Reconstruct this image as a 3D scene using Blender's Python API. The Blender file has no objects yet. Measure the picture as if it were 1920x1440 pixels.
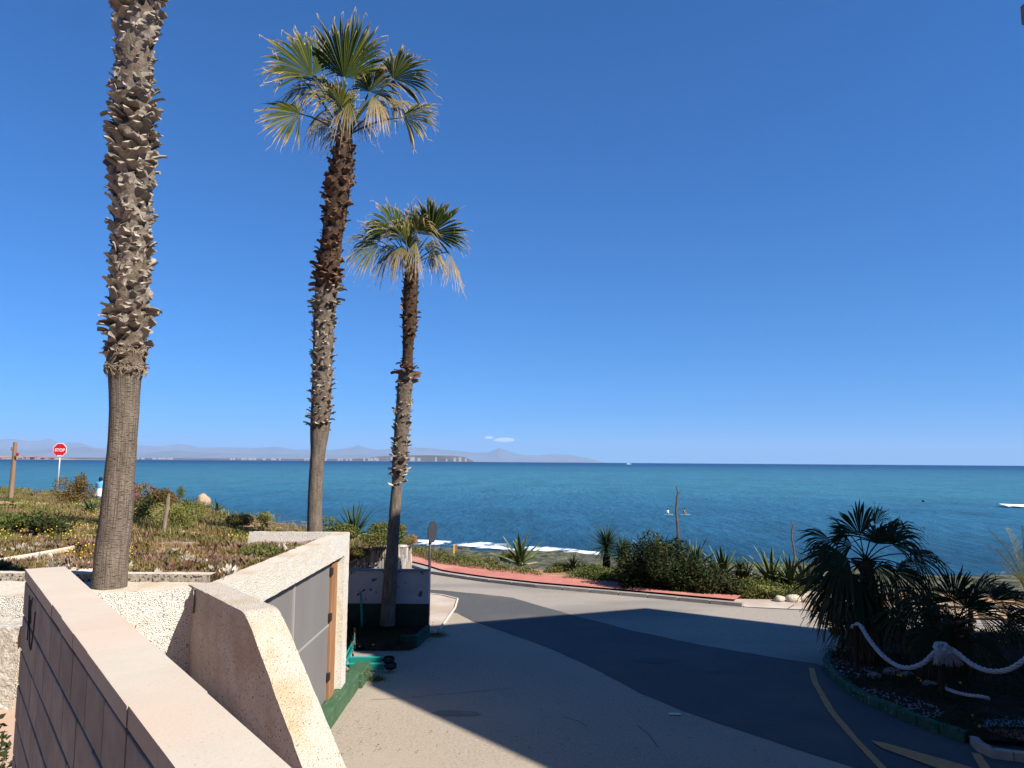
import bpy, math, random
import numpy as np
from mathutils import Matrix, Vector, noise as mnoise

# ------------------------------------------------------------------ camera, sky, sun, exposure
SC = bpy.context.scene
COL = SC.collection
rad = math.radians
CAM_Z = 4.4
cam = bpy.data.cameras.new("camera"); cam_ob = bpy.data.objects.new("camera", cam)
COL.objects.link(cam_ob); SC.camera = cam_ob
FPX = 1386.0
cam.sensor_width = 36; cam.lens = 36 * FPX / 1920; cam.clip_start = .05; cam.clip_end = 200000
cam_ob.matrix_world = (Matrix.Translation((0, 0, CAM_Z)) @ Matrix.Rotation(rad(90 + 5.97), 4, 'X') @ Matrix.Rotation(rad(.39), 4, 'Z'))

SUN_AZ, SUN_EL = 125.0, 42.0          # compass-like: from +Y towards +X
SUN = Vector((math.sin(rad(SUN_AZ)) * math.cos(rad(SUN_EL)), math.cos(rad(SUN_AZ)) * math.cos(rad(SUN_EL)), math.sin(rad(SUN_EL))))
world = bpy.data.worlds.new("World"); SC.world = world; world.use_nodes = True
wt = world.node_tree; wn, wl = wt.nodes, wt.links
bg = wn['Background']; bg.inputs[1].default_value = .05
sky = wn.new("ShaderNodeTexSky"); sky.sky_type = 'NISHITA'; sky.sun_disc = False
sky.sun_elevation = rad(SUN_EL); sky.sun_rotation = rad(SUN_AZ)
sky.air_density = 1.0; sky.dust_density = 0.0; sky.ozone_density = 6.0
# clear sea air: the yellow horizon band of the model is lifted out by looking a little higher
geo = wn.new("ShaderNodeTexCoord")
lift = wn.new("ShaderNodeVectorMath"); lift.operation = 'ADD'; lift.inputs[1].default_value = (0, 0, .06)
nrm = wn.new("ShaderNodeVectorMath"); nrm.operation = 'NORMALIZE'
wl.new(geo.outputs['Generated'], lift.inputs[0]); wl.new(lift.outputs[0], nrm.inputs[0]); wl.new(nrm.outputs[0], sky.inputs['Vector'])
tint = wn.new("ShaderNodeMix"); tint.data_type = 'RGBA'; tint.blend_type = 'MULTIPLY'
tint.inputs[0].default_value = 1; tint.inputs[7].default_value = (.345, 1.01, 1.60, 1)
wl.new(sky.outputs[0], tint.inputs[6])
# one small far cloud above the cape: an elliptical patch of noise in direction space
def wmath(op, a, b=None, c=None):
    n = wn.new("ShaderNodeMath"); n.operation = op
    for i, v in enumerate((a, b, c)):
        if v is None: continue
        if isinstance(v, (int, float)): n.inputs[i].default_value = v
        else: wl.new(v, n.inputs[i])
    return n.outputs[0]
sep = wn.new("ShaderNodeSeparateXYZ"); wl.new(geo.outputs['Generated'], sep.inputs[0])
az = wmath('DIVIDE', sep.outputs[0], sep.outputs[1]); el = sep.outputs[2]
cn = wn.new("ShaderNodeTexNoise"); cn.inputs['Scale'].default_value = 150; cn.inputs['Detail'].default_value = 6
cmap = wn.new("ShaderNodeMapping"); cmap.inputs['Scale'].default_value = (1, 1, 2.2)
wl.new(geo.outputs['Generated'], cmap.inputs[0]); wl.new(cmap.outputs[0], cn.inputs['Vector'])
def blob(ax, ez, ra, re):
    dx = wmath('DIVIDE', wmath('SUBTRACT', az, ax), ra); dz = wmath('DIVIDE', wmath('SUBTRACT', el, ez), re)
    return wmath('SUBTRACT', 1.0, wmath('ADD', wmath('MULTIPLY', dx, dx), wmath('MULTIPLY', dz, dz)))
b1 = blob(-.0095, .0288, .0165, .0034); b2 = blob(-.0305, .0315, .0065, .0024)
bm = wmath('MAXIMUM', wmath('MAXIMUM', b1, b2), 0.0)
fr = wmath('GREATER_THAN', sep.outputs[1], 0.0)
cm_ = wmath('MULTIPLY', wmath('MINIMUM', wmath('MULTIPLY', wmath('MAXIMUM', wmath('SUBTRACT', wmath('ADD', wmath('MULTIPLY', bm, .6), cn.outputs[0]), .58), 0), 4.5), .9), wmath('MULTIPLY', wmath('GREATER_THAN', bm, .001), fr))
cloud = wn.new("ShaderNodeMix"); cloud.data_type = 'RGBA'
wl.new(cm_, cloud.inputs[0]); wl.new(tint.outputs[2], cloud.inputs[6]); cloud.inputs[7].default_value = (13, 13.5, 14, 1)
wl.new(cloud.outputs[2], bg.inputs[0])

sun = bpy.data.lights.new("sun", 'SUN'); sun.energy = 5.0; sun.angle = rad(.55); sun.color = (1, .93, .83)
sun_ob = bpy.data.objects.new("sun", sun); COL.objects.link(sun_ob)
sun_ob.rotation_euler = SUN.to_track_quat('Z', 'Y').to_euler(); sun_ob.location = (20, -20, 40)
SC.view_settings.view_transform = 'Standard'; SC.view_settings.look = 'None'
SC.view_settings.exposure = .92; SC.view_settings.gamma = 1; SC.view_settings.use_curve_mapping = False
SC.cycles.use_denoising = True
SC.cycles.max_bounces = 6; SC.cycles.transparent_max_bounces = 12; SC.cycles.volume_bounces = 0
SC.cycles.caustics_reflective = False; SC.cycles.caustics_refractive = False

# ------------------------------------------------------------------ helpers
random.seed(7); rng = np.random.default_rng(7)
U = random.uniform
_CM = (Matrix.Rotation(rad(90 + 5.97), 3, 'X') @ Matrix.Rotation(rad(.39), 3, 'Z'))
def _ray(px, py): return _CM @ Vector(((px - 960) / FPX, -(py - 720) / FPX, -1))
def at_z(px, py, z=0.0):
    r = _ray(px, py); t = (z - CAM_Z) / r.z; return Vector((r.x * t, r.y * t, z))
def at_y(px, py, Y):
    r = _ray(px, py); t = Y / r.y; return Vector((r.x * t, Y, CAM_Z + r.z * t))

ORG = {}
def link(name, data, parent=None):
    o = bpy.data.objects.new(name, data); COL.objects.link(o)
    if parent is not None: o.parent = parent
    return o
def tag(o, label=None, cat=None, group=None, kind=None):
    if label: o["label"] = label
    if cat: o["category"] = cat
    if group: o["group"] = group
    if kind: o["kind"] = kind
    return o
def thing(name, loc, label, cat, group=None):
    o = link(name, None); o.location = loc; o.empty_display_size = .1; ORG[o.name] = Vector(loc)
    return tag(o, label, cat, group)
def base_of(parent):
    v = Vector((0, 0, 0)); p = parent
    while p is not None: v += p.location; p = p.parent
    return v

class MB:
    """collects world-space verts and faces, then links them as ONE mesh object"""
    def __init__(s): s.v = []; s.f = []; s.m = []; s.dry = []; s.uv = None
    def add(s, vs, fs, mi=0, dry=None):
        n = len(s.v); s.v.extend([tuple(p) for p in vs]); s.f.extend([tuple(i + n for i in f) for f in fs]); s.m.extend([mi] * len(fs))
        s.dry.extend(dry if dry is not None else [0.0] * len(vs)); return s
    def box(s, a, b, mi=0, mat=None):
        v = [Vector((x, y, z)) for x in (a[0], b[0]) for y in (a[1], b[1]) for z in (a[2], b[2])]
        if mat is not None: v = [mat @ p for p in v]
        return s.add(v, [(0, 1, 3, 2), (4, 6, 7, 5), (0, 4, 5, 1), (2, 3, 7, 6), (0, 2, 6, 4), (1, 5, 7, 3)], mi)
    def tube(s, pts, rs, n=10, mi=0, cap=True):
        pts = [Vector(p) for p in pts]
        if not hasattr(rs, '__len__'): rs = [rs] * len(pts)
        vs = []; 
        for i, p in enumerate(pts):
            d = (pts[min(i + 1, len(pts) - 1)] - pts[max(i - 1, 0)]).normalized()
            a = Vector((1, 0, 0)) if abs(d.x) < .8 else Vector((0, 0, 1))
            u = d.cross(a).normalized(); w = d.cross(u).normalized()
            if i and (u.dot(pu) < 0): u = -u; w = -w
            pu = u
            for k in range(n):
                t = 2 * math.pi * k / n; vs.append(p + (u * math.cos(t) + w * math.sin(t)) * rs[i])
        fs = [(i * n + k, i * n + (k + 1) % n, (i + 1) * n + (k + 1) % n, (i + 1) * n + k) for i in range(len(pts) - 1) for k in range(n)]
        if cap: fs += [tuple(range(n))[::-1], tuple((len(pts) - 1) * n + k for k in range(n))]
        return s.add(vs, fs, mi)
    def prism(s, poly, z0, z1, mi=0):
        n = len(poly); vs = [(x, y, z0) for x, y in poly] + [(x, y, z1) for x, y in poly]
        return s.add(vs, [tuple(range(n))[::-1], tuple(range(n, 2 * n))] + [(i, (i + 1) % n, n + (i + 1) % n, n + i) for i in range(n)], mi)
    def build(s, name, mats, parent=None, smooth=False, bevel=0):
        off = base_of(parent)
        me = bpy.data.meshes.new(name); me.from_pydata([(p[0] - off.x, p[1] - off.y, p[2] - off.z) for p in s.v], [], s.f)
        for m in (mats if isinstance(mats, (list, tuple)) else [mats]): me.materials.append(m)
        if any(s.m): me.polygons.foreach_set("material_index", s.m)
        if any(s.dry):
            a = me.attributes.new("dry", 'FLOAT', 'POINT'); a.data.foreach_set("value", s.dry)
        if smooth: me.polygons.foreach_set("use_smooth", [True] * len(me.polygons))
        me.update(); o = link(name, me, parent)
        if bevel:
            b = o.modifiers.new("bevel", 'BEVEL'); b.width = bevel; b.segments = 2; b.limit_method = 'ANGLE'
        return o
def np_mesh(name, v, f, mats, parent=None, smooth=False, attr=None, mi=None):
    """fast mesh from numpy: v (n,3), f (m,k) with constant k"""
    me = bpy.data.meshes.new(name); v = np.asarray(v, dtype=np.float32); f = np.asarray(f, dtype=np.int32)
    if parent is not None: v = v - np.array(base_of(parent), dtype=np.float32)
    me.vertices.add(len(v)); me.vertices.foreach_set("co", v.ravel())
    k = f.shape[1]; me.loops.add(f.size); me.loops.foreach_set("vertex_index", f.ravel())
    me.polygons.add(len(f)); me.polygons.foreach_set("loop_start", np.arange(0, f.size, k, dtype=np.int32))
    me.polygons.foreach_set("use_smooth", np.full(len(f), smooth))
    for m in (mats if isinstance(mats, (list, tuple)) else [mats]): me.materials.append(m)
    if mi is not None: me.polygons.foreach_set("material_index", np.asarray(mi, dtype=np.int32))
    if attr is not None:
        for nme, val in attr.items():
            a = me.attributes.new(nme, 'FLOAT', 'POINT'); a.data.foreach_set("value", np.asarray(val, dtype=np.float32))
    me.update(calc_edges=True); me.validate()
    return link(name, me, parent)

# ------------------------------------------------------------------ materials
MATS = {}
def mat(name, c1, c2=None, scale=4, rough=.85, spec=.2, bump=0, bscale=None, bdist=.01, stretch=None, detail=5, lo=.35, hi=.65,
        speck=None, coords='Object', metallic=0, trans=0, rampc=None, c3=None, c3scale=.5, voro=False, rnd=0):
    if name in MATS: return MATS[name]
    K = .87; c1 = tuple(x * K for x in c1); c2 = c2 and tuple(x * K for x in c2); c3 = c3 and tuple(x * K for x in c3)
    m = bpy.data.materials.new(name); m.use_nodes = True; t = m.node_tree; N, L = t.nodes, t.links
    p = N['Principled BSDF']; p.inputs['Roughness'].default_value = rough; p.inputs['Specular IOR Level'].default_value = spec
    p.inputs['Metallic'].default_value = metallic
    tc = N.new("ShaderNodeTexCoord"); src = tc.outputs[coords]
    if stretch:
        mp = N.new("ShaderNodeMapping"); mp.inputs['Scale'].default_value = stretch; L.new(src, mp.inputs[0]); src = mp.outputs[0]
    col = None
    if c2 is None: p.inputs['Base Color'].default_value = (*c1, 1); base = None
    else:
        nz = N.new("ShaderNodeTexNoise"); nz.inputs['Scale'].default_value = scale; nz.inputs['Detail'].default_value = detail; nz.inputs['Roughness'].default_value = .62
        L.new(src, nz.inputs['Vector'])
        rp = N.new("ShaderNodeValToRGB"); rp.color_ramp.elements[0].position = lo; rp.color_ramp.elements[1].position = hi
        rp.color_ramp.elements[0].color = (*c1, 1); rp.color_ramp.elements[1].color = (*c2, 1); L.new(nz.outputs[0], rp.inputs[0]); col = rp.outputs[0]
        if c3 is not None:
            n3 = N.new("ShaderNodeTexNoise"); n3.inputs['Scale'].default_value = c3scale; n3.inputs['Detail'].default_value = 4; L.new(src, n3.inputs['Vector'])
            r3 = N.new("ShaderNodeMapRange"); r3.inputs[1].default_value = .48; r3.inputs[2].default_value = .66; L.new(n3.outputs[0], r3.inputs[0])
            mx = N.new("ShaderNodeMix"); mx.data_type = 'RGBA'; L.new(r3.outputs[0], mx.inputs[0]); L.new(col, mx.inputs[6]); mx.inputs[7].default_value = (*c3, 1); col = mx.outputs[2]
        if speck:   # (colour, scale, threshold): small pits and dark grains
            vs = N.new("ShaderNodeTexNoise"); vs.inputs['Scale'].default_value = speck[1]; vs.inputs['Detail'].default_value = 2; L.new(src, vs.inputs['Vector'])
            r4 = N.new("ShaderNodeMapRange"); r4.inputs[1].default_value = speck[2]; r4.inputs[2].default_value = speck[2] + .06; L.new(vs.outputs[0], r4.inputs[0])
            mx = N.new("ShaderNodeMix"); mx.data_type = 'RGBA'; L.new(r4.outputs[0], mx.inputs[0]); L.new(col, mx.inputs[6]); mx.inputs[7].default_value = (*speck[0], 1); col = mx.outputs[2]
        if rnd:
            oi = N.new("ShaderNodeObjectInfo"); hv = N.new("ShaderNodeHueSaturation"); mr = N.new("ShaderNodeMapRange")
            mr.inputs[3].default_value = 1 - rnd; mr.inputs[4].default_value = 1 + rnd; L.new(oi.outputs['Random'], mr.inputs[0]); L.new(mr.outputs[0], hv.inputs['Value']); L.new(col, hv.inputs['Color']); col = hv.outputs[0]
        L.new(col, p.inputs['Base Color'])
    if bump:
        if voro:
            b = N.new("ShaderNodeTexVoronoi"); b.inputs['Scale'].default_value = bscale or scale * 4; L.new(src, b.inputs['Vector']); bo = b.outputs['Distance']
        else:
            b = N.new("ShaderNodeTexNoise"); b.inputs['Scale'].default_value = bscale or scale * 4; b.inputs['Detail'].default_value = 6; b.inputs['Roughness'].default_value = .65; L.new(src, b.inputs['Vector']); bo = b.outputs[0]
        bu = N.new("ShaderNodeBump"); bu.inputs['Strength'].default_value = bump; bu.inputs['Distance'].default_value = bdist; L.new(bo, bu.inputs['Height']); L.new(bu.outputs[0], p.inputs['Normal'])
    if trans:
        out = N['Material Output']; tr = N.new("ShaderNodeBsdfTranslucent"); ms = N.new("ShaderNodeMixShader"); ms.inputs[0].default_value = trans
        if col is not None: L.new(col, tr.inputs[0])
        else: tr.inputs[0].default_value = (*c1, 1)
        L.new(p.outputs[0], ms.inputs[1]); L.new(tr.outputs[0], ms.inputs[2]); L.new(ms.outputs[0], out.inputs['Surface'])
    MATS[name] = m; return m
def leafmat(name, green, dry, tip=None, trans=.25, rough=.5, nscale=3):
    """leaf colour: green to dry along the 'dry' attribute, with a little noise"""
    m = bpy.data.materials.new(name); m.use_nodes = True; t = m.node_tree; N, L = t.nodes, t.links
    p = N['Principled BSDF']; p.inputs['Roughness'].default_value = .62; p.inputs['Specular IOR Level'].default_value = .12
    at = N.new("ShaderNodeAttribute"); at.attribute_name = "dry"
    tc = N.new("ShaderNodeTexCoord"); nz = N.new("ShaderNodeTexNoise"); nz.inputs['Scale'].default_value = nscale; nz.inputs['Detail'].default_value = 3; L.new(tc.outputs['Object'], nz.inputs['Vector'])
    ad = N.new("ShaderNodeMath"); ad.operation = 'MULTIPLY_ADD'; ad.inputs[1].default_value = .5; L.new(nz.outputs[0], ad.inputs[0])
    sb = N.new("ShaderNodeMath"); sb.operation = 'SUBTRACT'; sb.inputs[1].default_value = .25; L.new(at.outputs['Fac'], sb.inputs[0]); L.new(sb.outputs[0], ad.inputs[2])
    rp = N.new("ShaderNodeValToRGB"); e = rp.color_ramp.elements; e[0].position = .30; e[0].color = (*green, 1); e[1].position = .85; e[1].color = (*dry, 1)
    md = e.new(.58); md.color = (*[(a + b) / 2 * f for a, b, f in zip(green, dry, (1, 1.1, .8))], 1)
    if tip: q = e.new(1.0); q.color = (*tip, 1)
    L.new(ad.outputs[0], rp.inputs[0]); L.new(rp.outputs[0], p.inputs['Base Color'])
    out = N['Material Output']; tr = N.new("ShaderNodeBsdfTranslucent"); ms = N.new("ShaderNodeMixShader"); ms.inputs[0].default_value = trans
    L.new(rp.outputs[0], tr.inputs[0]); L.new(p.outputs[0], ms.inputs[1]); L.new(tr.outputs[0], ms.inputs[2]); L.new(ms.outputs[0], out.inputs['Surface'])
    return m

PEBBLE = mat("pebbledash", (.62, .59, .52), (.84, .81, .74), 90, .95, .1, bump=.9, bscale=85, bdist=.012, speck=((.13, .11, .09), 62, .60), c3=(.72, .65, .53), c3scale=1.1, voro=True)
PEBTOP = mat("pebbledash_top", (.56, .48, .38), (.72, .65, .55), 50, .95, .1, bump=.8, bscale=80, bdist=.012, speck=((.26, .19, .12), 90, .62), c3=(.52, .42, .29), c3scale=1.6)
COPE = mat("beige_concrete", (.525, .465, .38), (.585, .52, .43), 3, .9, .15, bump=.35, bscale=90, bdist=.004, speck=((.36, .29, .22), 120, .66), rnd=.02, c3=(.57, .465, .375), c3scale=1.3)
MORTAR = mat("dark_mortar", (.10, .09, .085), (.16, .14, .13), 20, .95, .1)
CONC = mat("yard_concrete", (.295, .25, .192), (.41, .352, .278), 22, .92, .12, bump=.7, bscale=45, bdist=.01, speck=((.15, .125, .10), 36, .65), c3=(.38, .325, .255), c3scale=.35)
ROADM = mat("worn_road", (.28, .25, .21), (.36, .32, .27), 14, .9, .15, bump=.3, bscale=80, bdist=.004, speck=((.2, .18, .15), 60, .68), c3=(.22, .20, .18), c3scale=.25, stretch=(.5, 1.4, 1))
ASPH = mat("dark_asphalt", (.065, .068, .07), (.11, .11, .11), 30, .85, .2, bump=.5, bscale=90, bdist=.005, speck=((.07, .07, .075), 90, .62), c3=(.115, .112, .105), c3scale=.5)
APRON = mat("apron_concrete", (.44, .37, .31), (.52, .45, .39), 2, .92, .1, bump=.3, bscale=60, bdist=.004, c3=(.40, .32, .26), c3scale=.6)
REDM = mat("red_paving", (.44, .165, .125), (.52, .21, .165), 3, .9, .1, bump=.3, bscale=30, bdist=.004, c3=(.54, .26, .20), c3scale=.4)
KERBM = mat("kerb_concrete", (.28, .26, .24), (.36, .33, .30), 4, .92, .1, bump=.4, bscale=50, bdist=.004, rnd=.08)
SOIL = mat("garden_soil", (.13, .075, .04), (.27, .17, .10), 3, 1, .05, bump=.8, bscale=22, bdist=.05, c3=(.36, .22, .12), c3scale=.5, speck=((.45, .38, .30), 24, .66))
SAND = mat("beach_ground", (.30, .19, .10), (.42, .29, .17), 1.2, 1, .05, bump=.6, bscale=6, bdist=.15, c3=(.40, .21, .11), c3scale=.12)
GREENP = mat("green_paint", (.04, .095, .045), (.065, .135, .07), 5, .7, .3, bump=.4, bscale=30, bdist=.004, speck=((.30, .33, .26), 11, .70))
DKGREEN = mat("dark_green_paint", (.008, .03, .018), (.014, .045, .026), 5, .7, .3)
WHITEP = mat("white_paint", (.40, .41, .43), (.48, .49, .50), 3, .8, .2, speck=((.10, .09, .09), 5.5, .645), bump=.2, bscale=25, bdist=.004)
GREYM = mat("grey_sheet", (.185, .175, .17), (.205, .195, .19), 1.5, .6, .3, speck=((.30, .29, .28), 14, .76), stretch=(1, 1, .35))
WOOD = mat("brown_wood", (.26, .13, .06), (.36, .19, .10), 9, .75, .2, stretch=(1, 1, .12), bump=.3, bscale=30, bdist=.003)
GREYWOOD = mat("grey_wood", (.20, .15, .11), (.34, .27, .20), 8, .9, .1, stretch=(1, 1, .12), bump=.5, bscale=30, bdist=.006)
DKWOOD = mat("dark_wood", (.03, .02, .015), (.055, .035, .025), 8, .8, .15, stretch=(1, 1, .15))
ROCKW = mat("chalk_rock", (.46, .38, .28), (.62, .54, .43), 3, .95, .1, bump=.8, bscale=9, bdist=.08)
ROCKD = mat("shore_rock", (.05, .06, .045), (.12, .11, .08), 1.2, .8, .3, bump=.8, bscale=5, bdist=.15)
YEL = mat("yellow_road_paint", (.50, .24, .10), (.58, .30, .13), 6, .8, .2, speck=((.25, .17, .09), 30, .66))
BLACK = mat("black_rubber", (.012, .012, .014), rough=.6)
TEAL = mat("teal_paint", (.01, .30, .25), rough=.3, spec=.5)
STEEL = mat("galvanised_steel", (.45, .46, .47), (.55, .56, .57), 8, .45, .5, metallic=.4)
DKSTEEL = mat("dark_sign_steel", (.03, .033, .038), (.05, .05, .055), 8, .5, .4)
REDS = mat("sign_red", (.62, .012, .018), rough=.4, spec=.4)
WHITES = mat("sign_white", (.78, .76, .74), rough=.5)
ROPE = mat("rope_fibre", (.42, .40, .40), (.58, .55, .54), 20, .95, .1, bump=.5, bscale=90, bdist=.006)
TRUNKG = mat("ringed_trunk", (.085, .068, .052), (.20, .165, .13), 1.0, .95, .08, coords='UV', stretch=(9, 60, 1), bump=.9, bscale=1.0, bdist=.03, detail=8, lo=.36, hi=.62)
def trunk_material():
    m = bpy.data.materials.new("ringed_trunk"); m.use_nodes = True; t = m.node_tree; N, L = t.nodes, t.links; p = N['Principled BSDF']; p.inputs['Roughness'].default_value = .95; p.inputs['Specular IOR Level'].default_value = .08
    tc = N.new("ShaderNodeTexCoord"); outs = []
    for sc, det in (((6, 75, 1), 4), ((40, 1.6, 1), 5), ((5, 4, 1), 6)):
        mp = N.new("ShaderNodeMapping"); mp.inputs['Scale'].default_value = sc; L.new(tc.outputs['UV'], mp.inputs[0]); nz = N.new("ShaderNodeTexNoise"); nz.inputs['Scale'].default_value = 1; nz.inputs['Detail'].default_value = det; L.new(mp.outputs[0], nz.inputs['Vector']); outs.append(nz.outputs[0])
    mn = N.new("ShaderNodeMath"); mn.operation = 'MINIMUM'; L.new(outs[0], mn.inputs[0]); L.new(outs[1], mn.inputs[1])
    rp = N.new("ShaderNodeValToRGB"); e = rp.color_ramp.elements; e[0].position = .30; e[0].color = (.06, .046, .036, 1); e[1].position = .56; e[1].color = (.23, .19, .15, 1); q = e.new(.42); q.color = (.135, .11, .088, 1); L.new(mn.outputs[0], rp.inputs[0])
    mr = N.new("ShaderNodeMapRange"); mr.inputs[1].default_value = .3; mr.inputs[2].default_value = .7; mr.inputs[3].default_value = .75; mr.inputs[4].default_value = 1.25; L.new(outs[2], mr.inputs[0])
    hv = N.new("ShaderNodeHueSaturation"); L.new(rp.outputs[0], hv.inputs['Color']); L.new(mr.outputs[0], hv.inputs['Value']); L.new(hv.outputs[0], p.inputs['Base Color'])
    bu = N.new("ShaderNodeBump"); bu.inputs['Strength'].default_value = 1; bu.inputs['Distance'].default_value = .03; L.new(mn.outputs[0], bu.inputs['Height']); L.new(bu.outputs[0], p.inputs['Normal']); return m
TRUNKG = trunk_material()
FIBG = mat("grey_fibre", (.10, .075, .055), (.22, .175, .135), 14, 1, .05, bump=.9, bscale=45, bdist=.03)
TRUNKB = mat("fibrous_trunk", (.035, .022, .014), (.10, .065, .045), 12, 1, .05, bump=.8, bscale=40, bdist=.03)
BOOTG = mat("grey_leaf_base", (.24, .20, .16), (.46, .40, .33), 7, .95, .08, bump=.5, bscale=30, bdist=.006, rnd=.35)
BOOTR = mat("red_brown_leaf_base", (.10, .055, .036), (.26, .155, .10), 7, .95, .08, rnd=.35)
FANG = leafmat("fan_leaf", (.046, .066, .006), (.31, .22, .085), (.45, .35, .20))
FAND = leafmat("dead_fan_leaf", (.09, .08, .025), (.31, .22, .10), (.42, .32, .17), trans=.15)
PETI = mat("leaf_stalk", (.05, .06, .02), (.09, .09, .03), 5, .6, .3)
SHADEFAN = leafmat("shaded_fan_leaf", (.016, .036, .012), (.085, .055, .03), (.12, .085, .05), trans=.12)  # darker copy of the fan leaf: the bed's shade is put into the colour
DATEM = leafmat("date_leaf", (.10, .115, .05), (.34, .30, .18), trans=.25)
AGAVEM = leafmat("agave_leaf", (.035, .065, .032), (.15, .17, .08), trans=.05, nscale=6)
AGVAR = leafmat("striped_agave_leaf", (.06, .09, .035), (.42, .38, .16), trans=.05, nscale=5)

# ------------------------------------------------------------------ terrain
def shore_mix(m):    # wet algae-covered rock near the water line, bare red earth above
    t = m.node_tree; N, L = t.nodes, t.links; p = N['Principled BSDF']; src = p.inputs['Base Color'].links[0].from_socket
    tc = N.new("ShaderNodeTexCoord"); sp = N.new("ShaderNodeSeparateXYZ"); L.new(tc.outputs['Object'], sp.inputs[0])
    nz = N.new("ShaderNodeTexNoise"); nz.inputs['Scale'].default_value = .5; nz.inputs['Detail'].default_value = 8; L.new(tc.outputs['Object'], nz.inputs['Vector'])
    ad = N.new("ShaderNodeMath"); ad.operation = 'MULTIPLY_ADD'; ad.inputs[1].default_value = 2.2; L.new(nz.outputs[0], ad.inputs[0]); L.new(sp.outputs[2], ad.inputs[2])
    mr = N.new("ShaderNodeMapRange"); mr.inputs[1].default_value = -.9; mr.inputs[2].default_value = -.1; mr.inputs[3].default_value = 1; mr.inputs[4].default_value = 0; L.new(ad.outputs[0], mr.inputs[0])
    rp = N.new("ShaderNodeValToRGB"); rp.color_ramp.elements[0].position = .38; rp.color_ramp.elements[0].color = (.035, .05, .03, 1); rp.color_ramp.elements[1].position = .62; rp.color_ramp.elements[1].color = (.13, .12, .085, 1)
    n2 = N.new("ShaderNodeTexNoise"); n2.inputs['Scale'].default_value = 1.6; n2.inputs['Detail'].default_value = 8; L.new(tc.outputs['Object'], n2.inputs['Vector']); L.new(n2.outputs[0], rp.inputs[0])
    mx = N.new("ShaderNodeMix"); mx.data_type = 'RGBA'; L.new(mr.outputs[0], mx.inputs[0]); L.new(src, mx.inputs[6]); L.new(rp.outputs[0], mx.inputs[7]); L.new(mx.outputs[2], p.inputs['Base Color'])
shore_mix(SAND)
KERB = [(-60, 56), (-30, 46), (-14, 41), (-9, 37.5), (-6, 33.8), (-4.0, 31.1), (-3.05, 29.4), (-1.2, 27.8), (.8, 26.5), (4.24, 24.79), (7.25, 23.2), (9.9, 22.6), (14, 21.6), (22, 19.0), (40, 13), (80, 0)]
def kerb_y(x):
    xs = [p[0] for p in KERB]; ys = [p[1] for p in KERB]; return np.interp(x, xs, ys)
GPTS = np.array([(-3.5, 8.5, 2.98), (-10, 8.5, 3.0), (-20, 9, 3.0), (-40, 8, 3.0), (-3.5, 14, 2.93), (-8, 14, 2.95), (-14, 15, 3.02), (-5, 16.5, 2.35), (-5, 21.5, 1.85), (-4, 25, 1.65), (-7, 24, 2.1),
                 (-10, 26, 2.4), (-12, 22, 2.6), (-20, 25, 2.75), (-20, 32, 2.32), (-22, 40, 1.9), (-21, 37, 2.0), (-35, 50, 2.25), (-27, 34, 2.4), (-30, 22, 2.85), (-14, 30, 2.6), (-15, 27.5, 2.72), (-60, 60, 2.3), (-60, 30, 2.8)])
def garden_z(x, y):
    x = np.asarray(x, float); y = np.asarray(y, float)
    d = (x[..., None] - GPTS[:, 0]) ** 2 + (y[..., None] - GPTS[:, 1]) ** 2
    w = 1 / (d + .6) ** 1.6
    return (w * GPTS[:, 2]).sum(-1) / w.sum(-1)
CLIFF = [(-90, 74), (-60, 66), (-36, 53), (-21, 42), (-15, 33), (-10, 27.2), (-6.5, 25.3), (-3.7, 25.4)]
def cliff_y(x): return np.interp(x, [p[0] for p in CLIFF], [p[1] for p in CLIFF])
def wob(x, y, s, a):
    return a * (np.sin(x * s + 1.3 * np.sin(y * s * .7)) + np.sin(y * s * 1.3 + 1.7 * np.sin(x * s * .6 + 2)) + .6 * np.sin((x + y) * s * 2.3)) / 2.6
def low_z(x, y):
    s = y - kerb_y(x)
    shore = 60 - .35 * x + 1.2 * np.sin(x * .35) 
    k0 = kerb_y(x) + 4.5
    t = np.clip((y - k0) / np.maximum(shore - 8 - k0, 5), 0, 1)
    z = -3.35 * (t ** .9)
    z = np.where(y > shore + 5, -3.35 - .12 * (y - shore - 5), z)
    z = z + wob(x, y, .8, .13) * np.clip((s - 3) / 5, 0, 1) + wob(x, y, 2.6, .05) * np.clip((s - 3) / 5, 0, 1)
    return np.where(s < 2.2, -.03, z)
gx = np.unique(np.concatenate([np.arange(-40, 40, .3), np.arange(-150, -40, 4), np.arange(40, 150, 4)]))
gy = np.unique(np.concatenate([np.arange(-40, 8, 3), np.arange(8, 85, .3), [120.0]]))
GX, GY = np.meshgrid(gx, gy)
Z = low_z(GX, GY)
nx, ny = len(gx), len(gy)
idx = np.arange(nx * ny).reshape(ny, nx)
F = np.stack([idx[:-1, :-1], idx[:-1, 1:], idx[1:, 1:], idx[1:, :-1]], -1).reshape(-1, 4)
tag(np_mesh("coastal_ground", np.stack([GX, GY, Z], -1).reshape(-1, 3), F, SAND, smooth=True), kind="structure")
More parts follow.
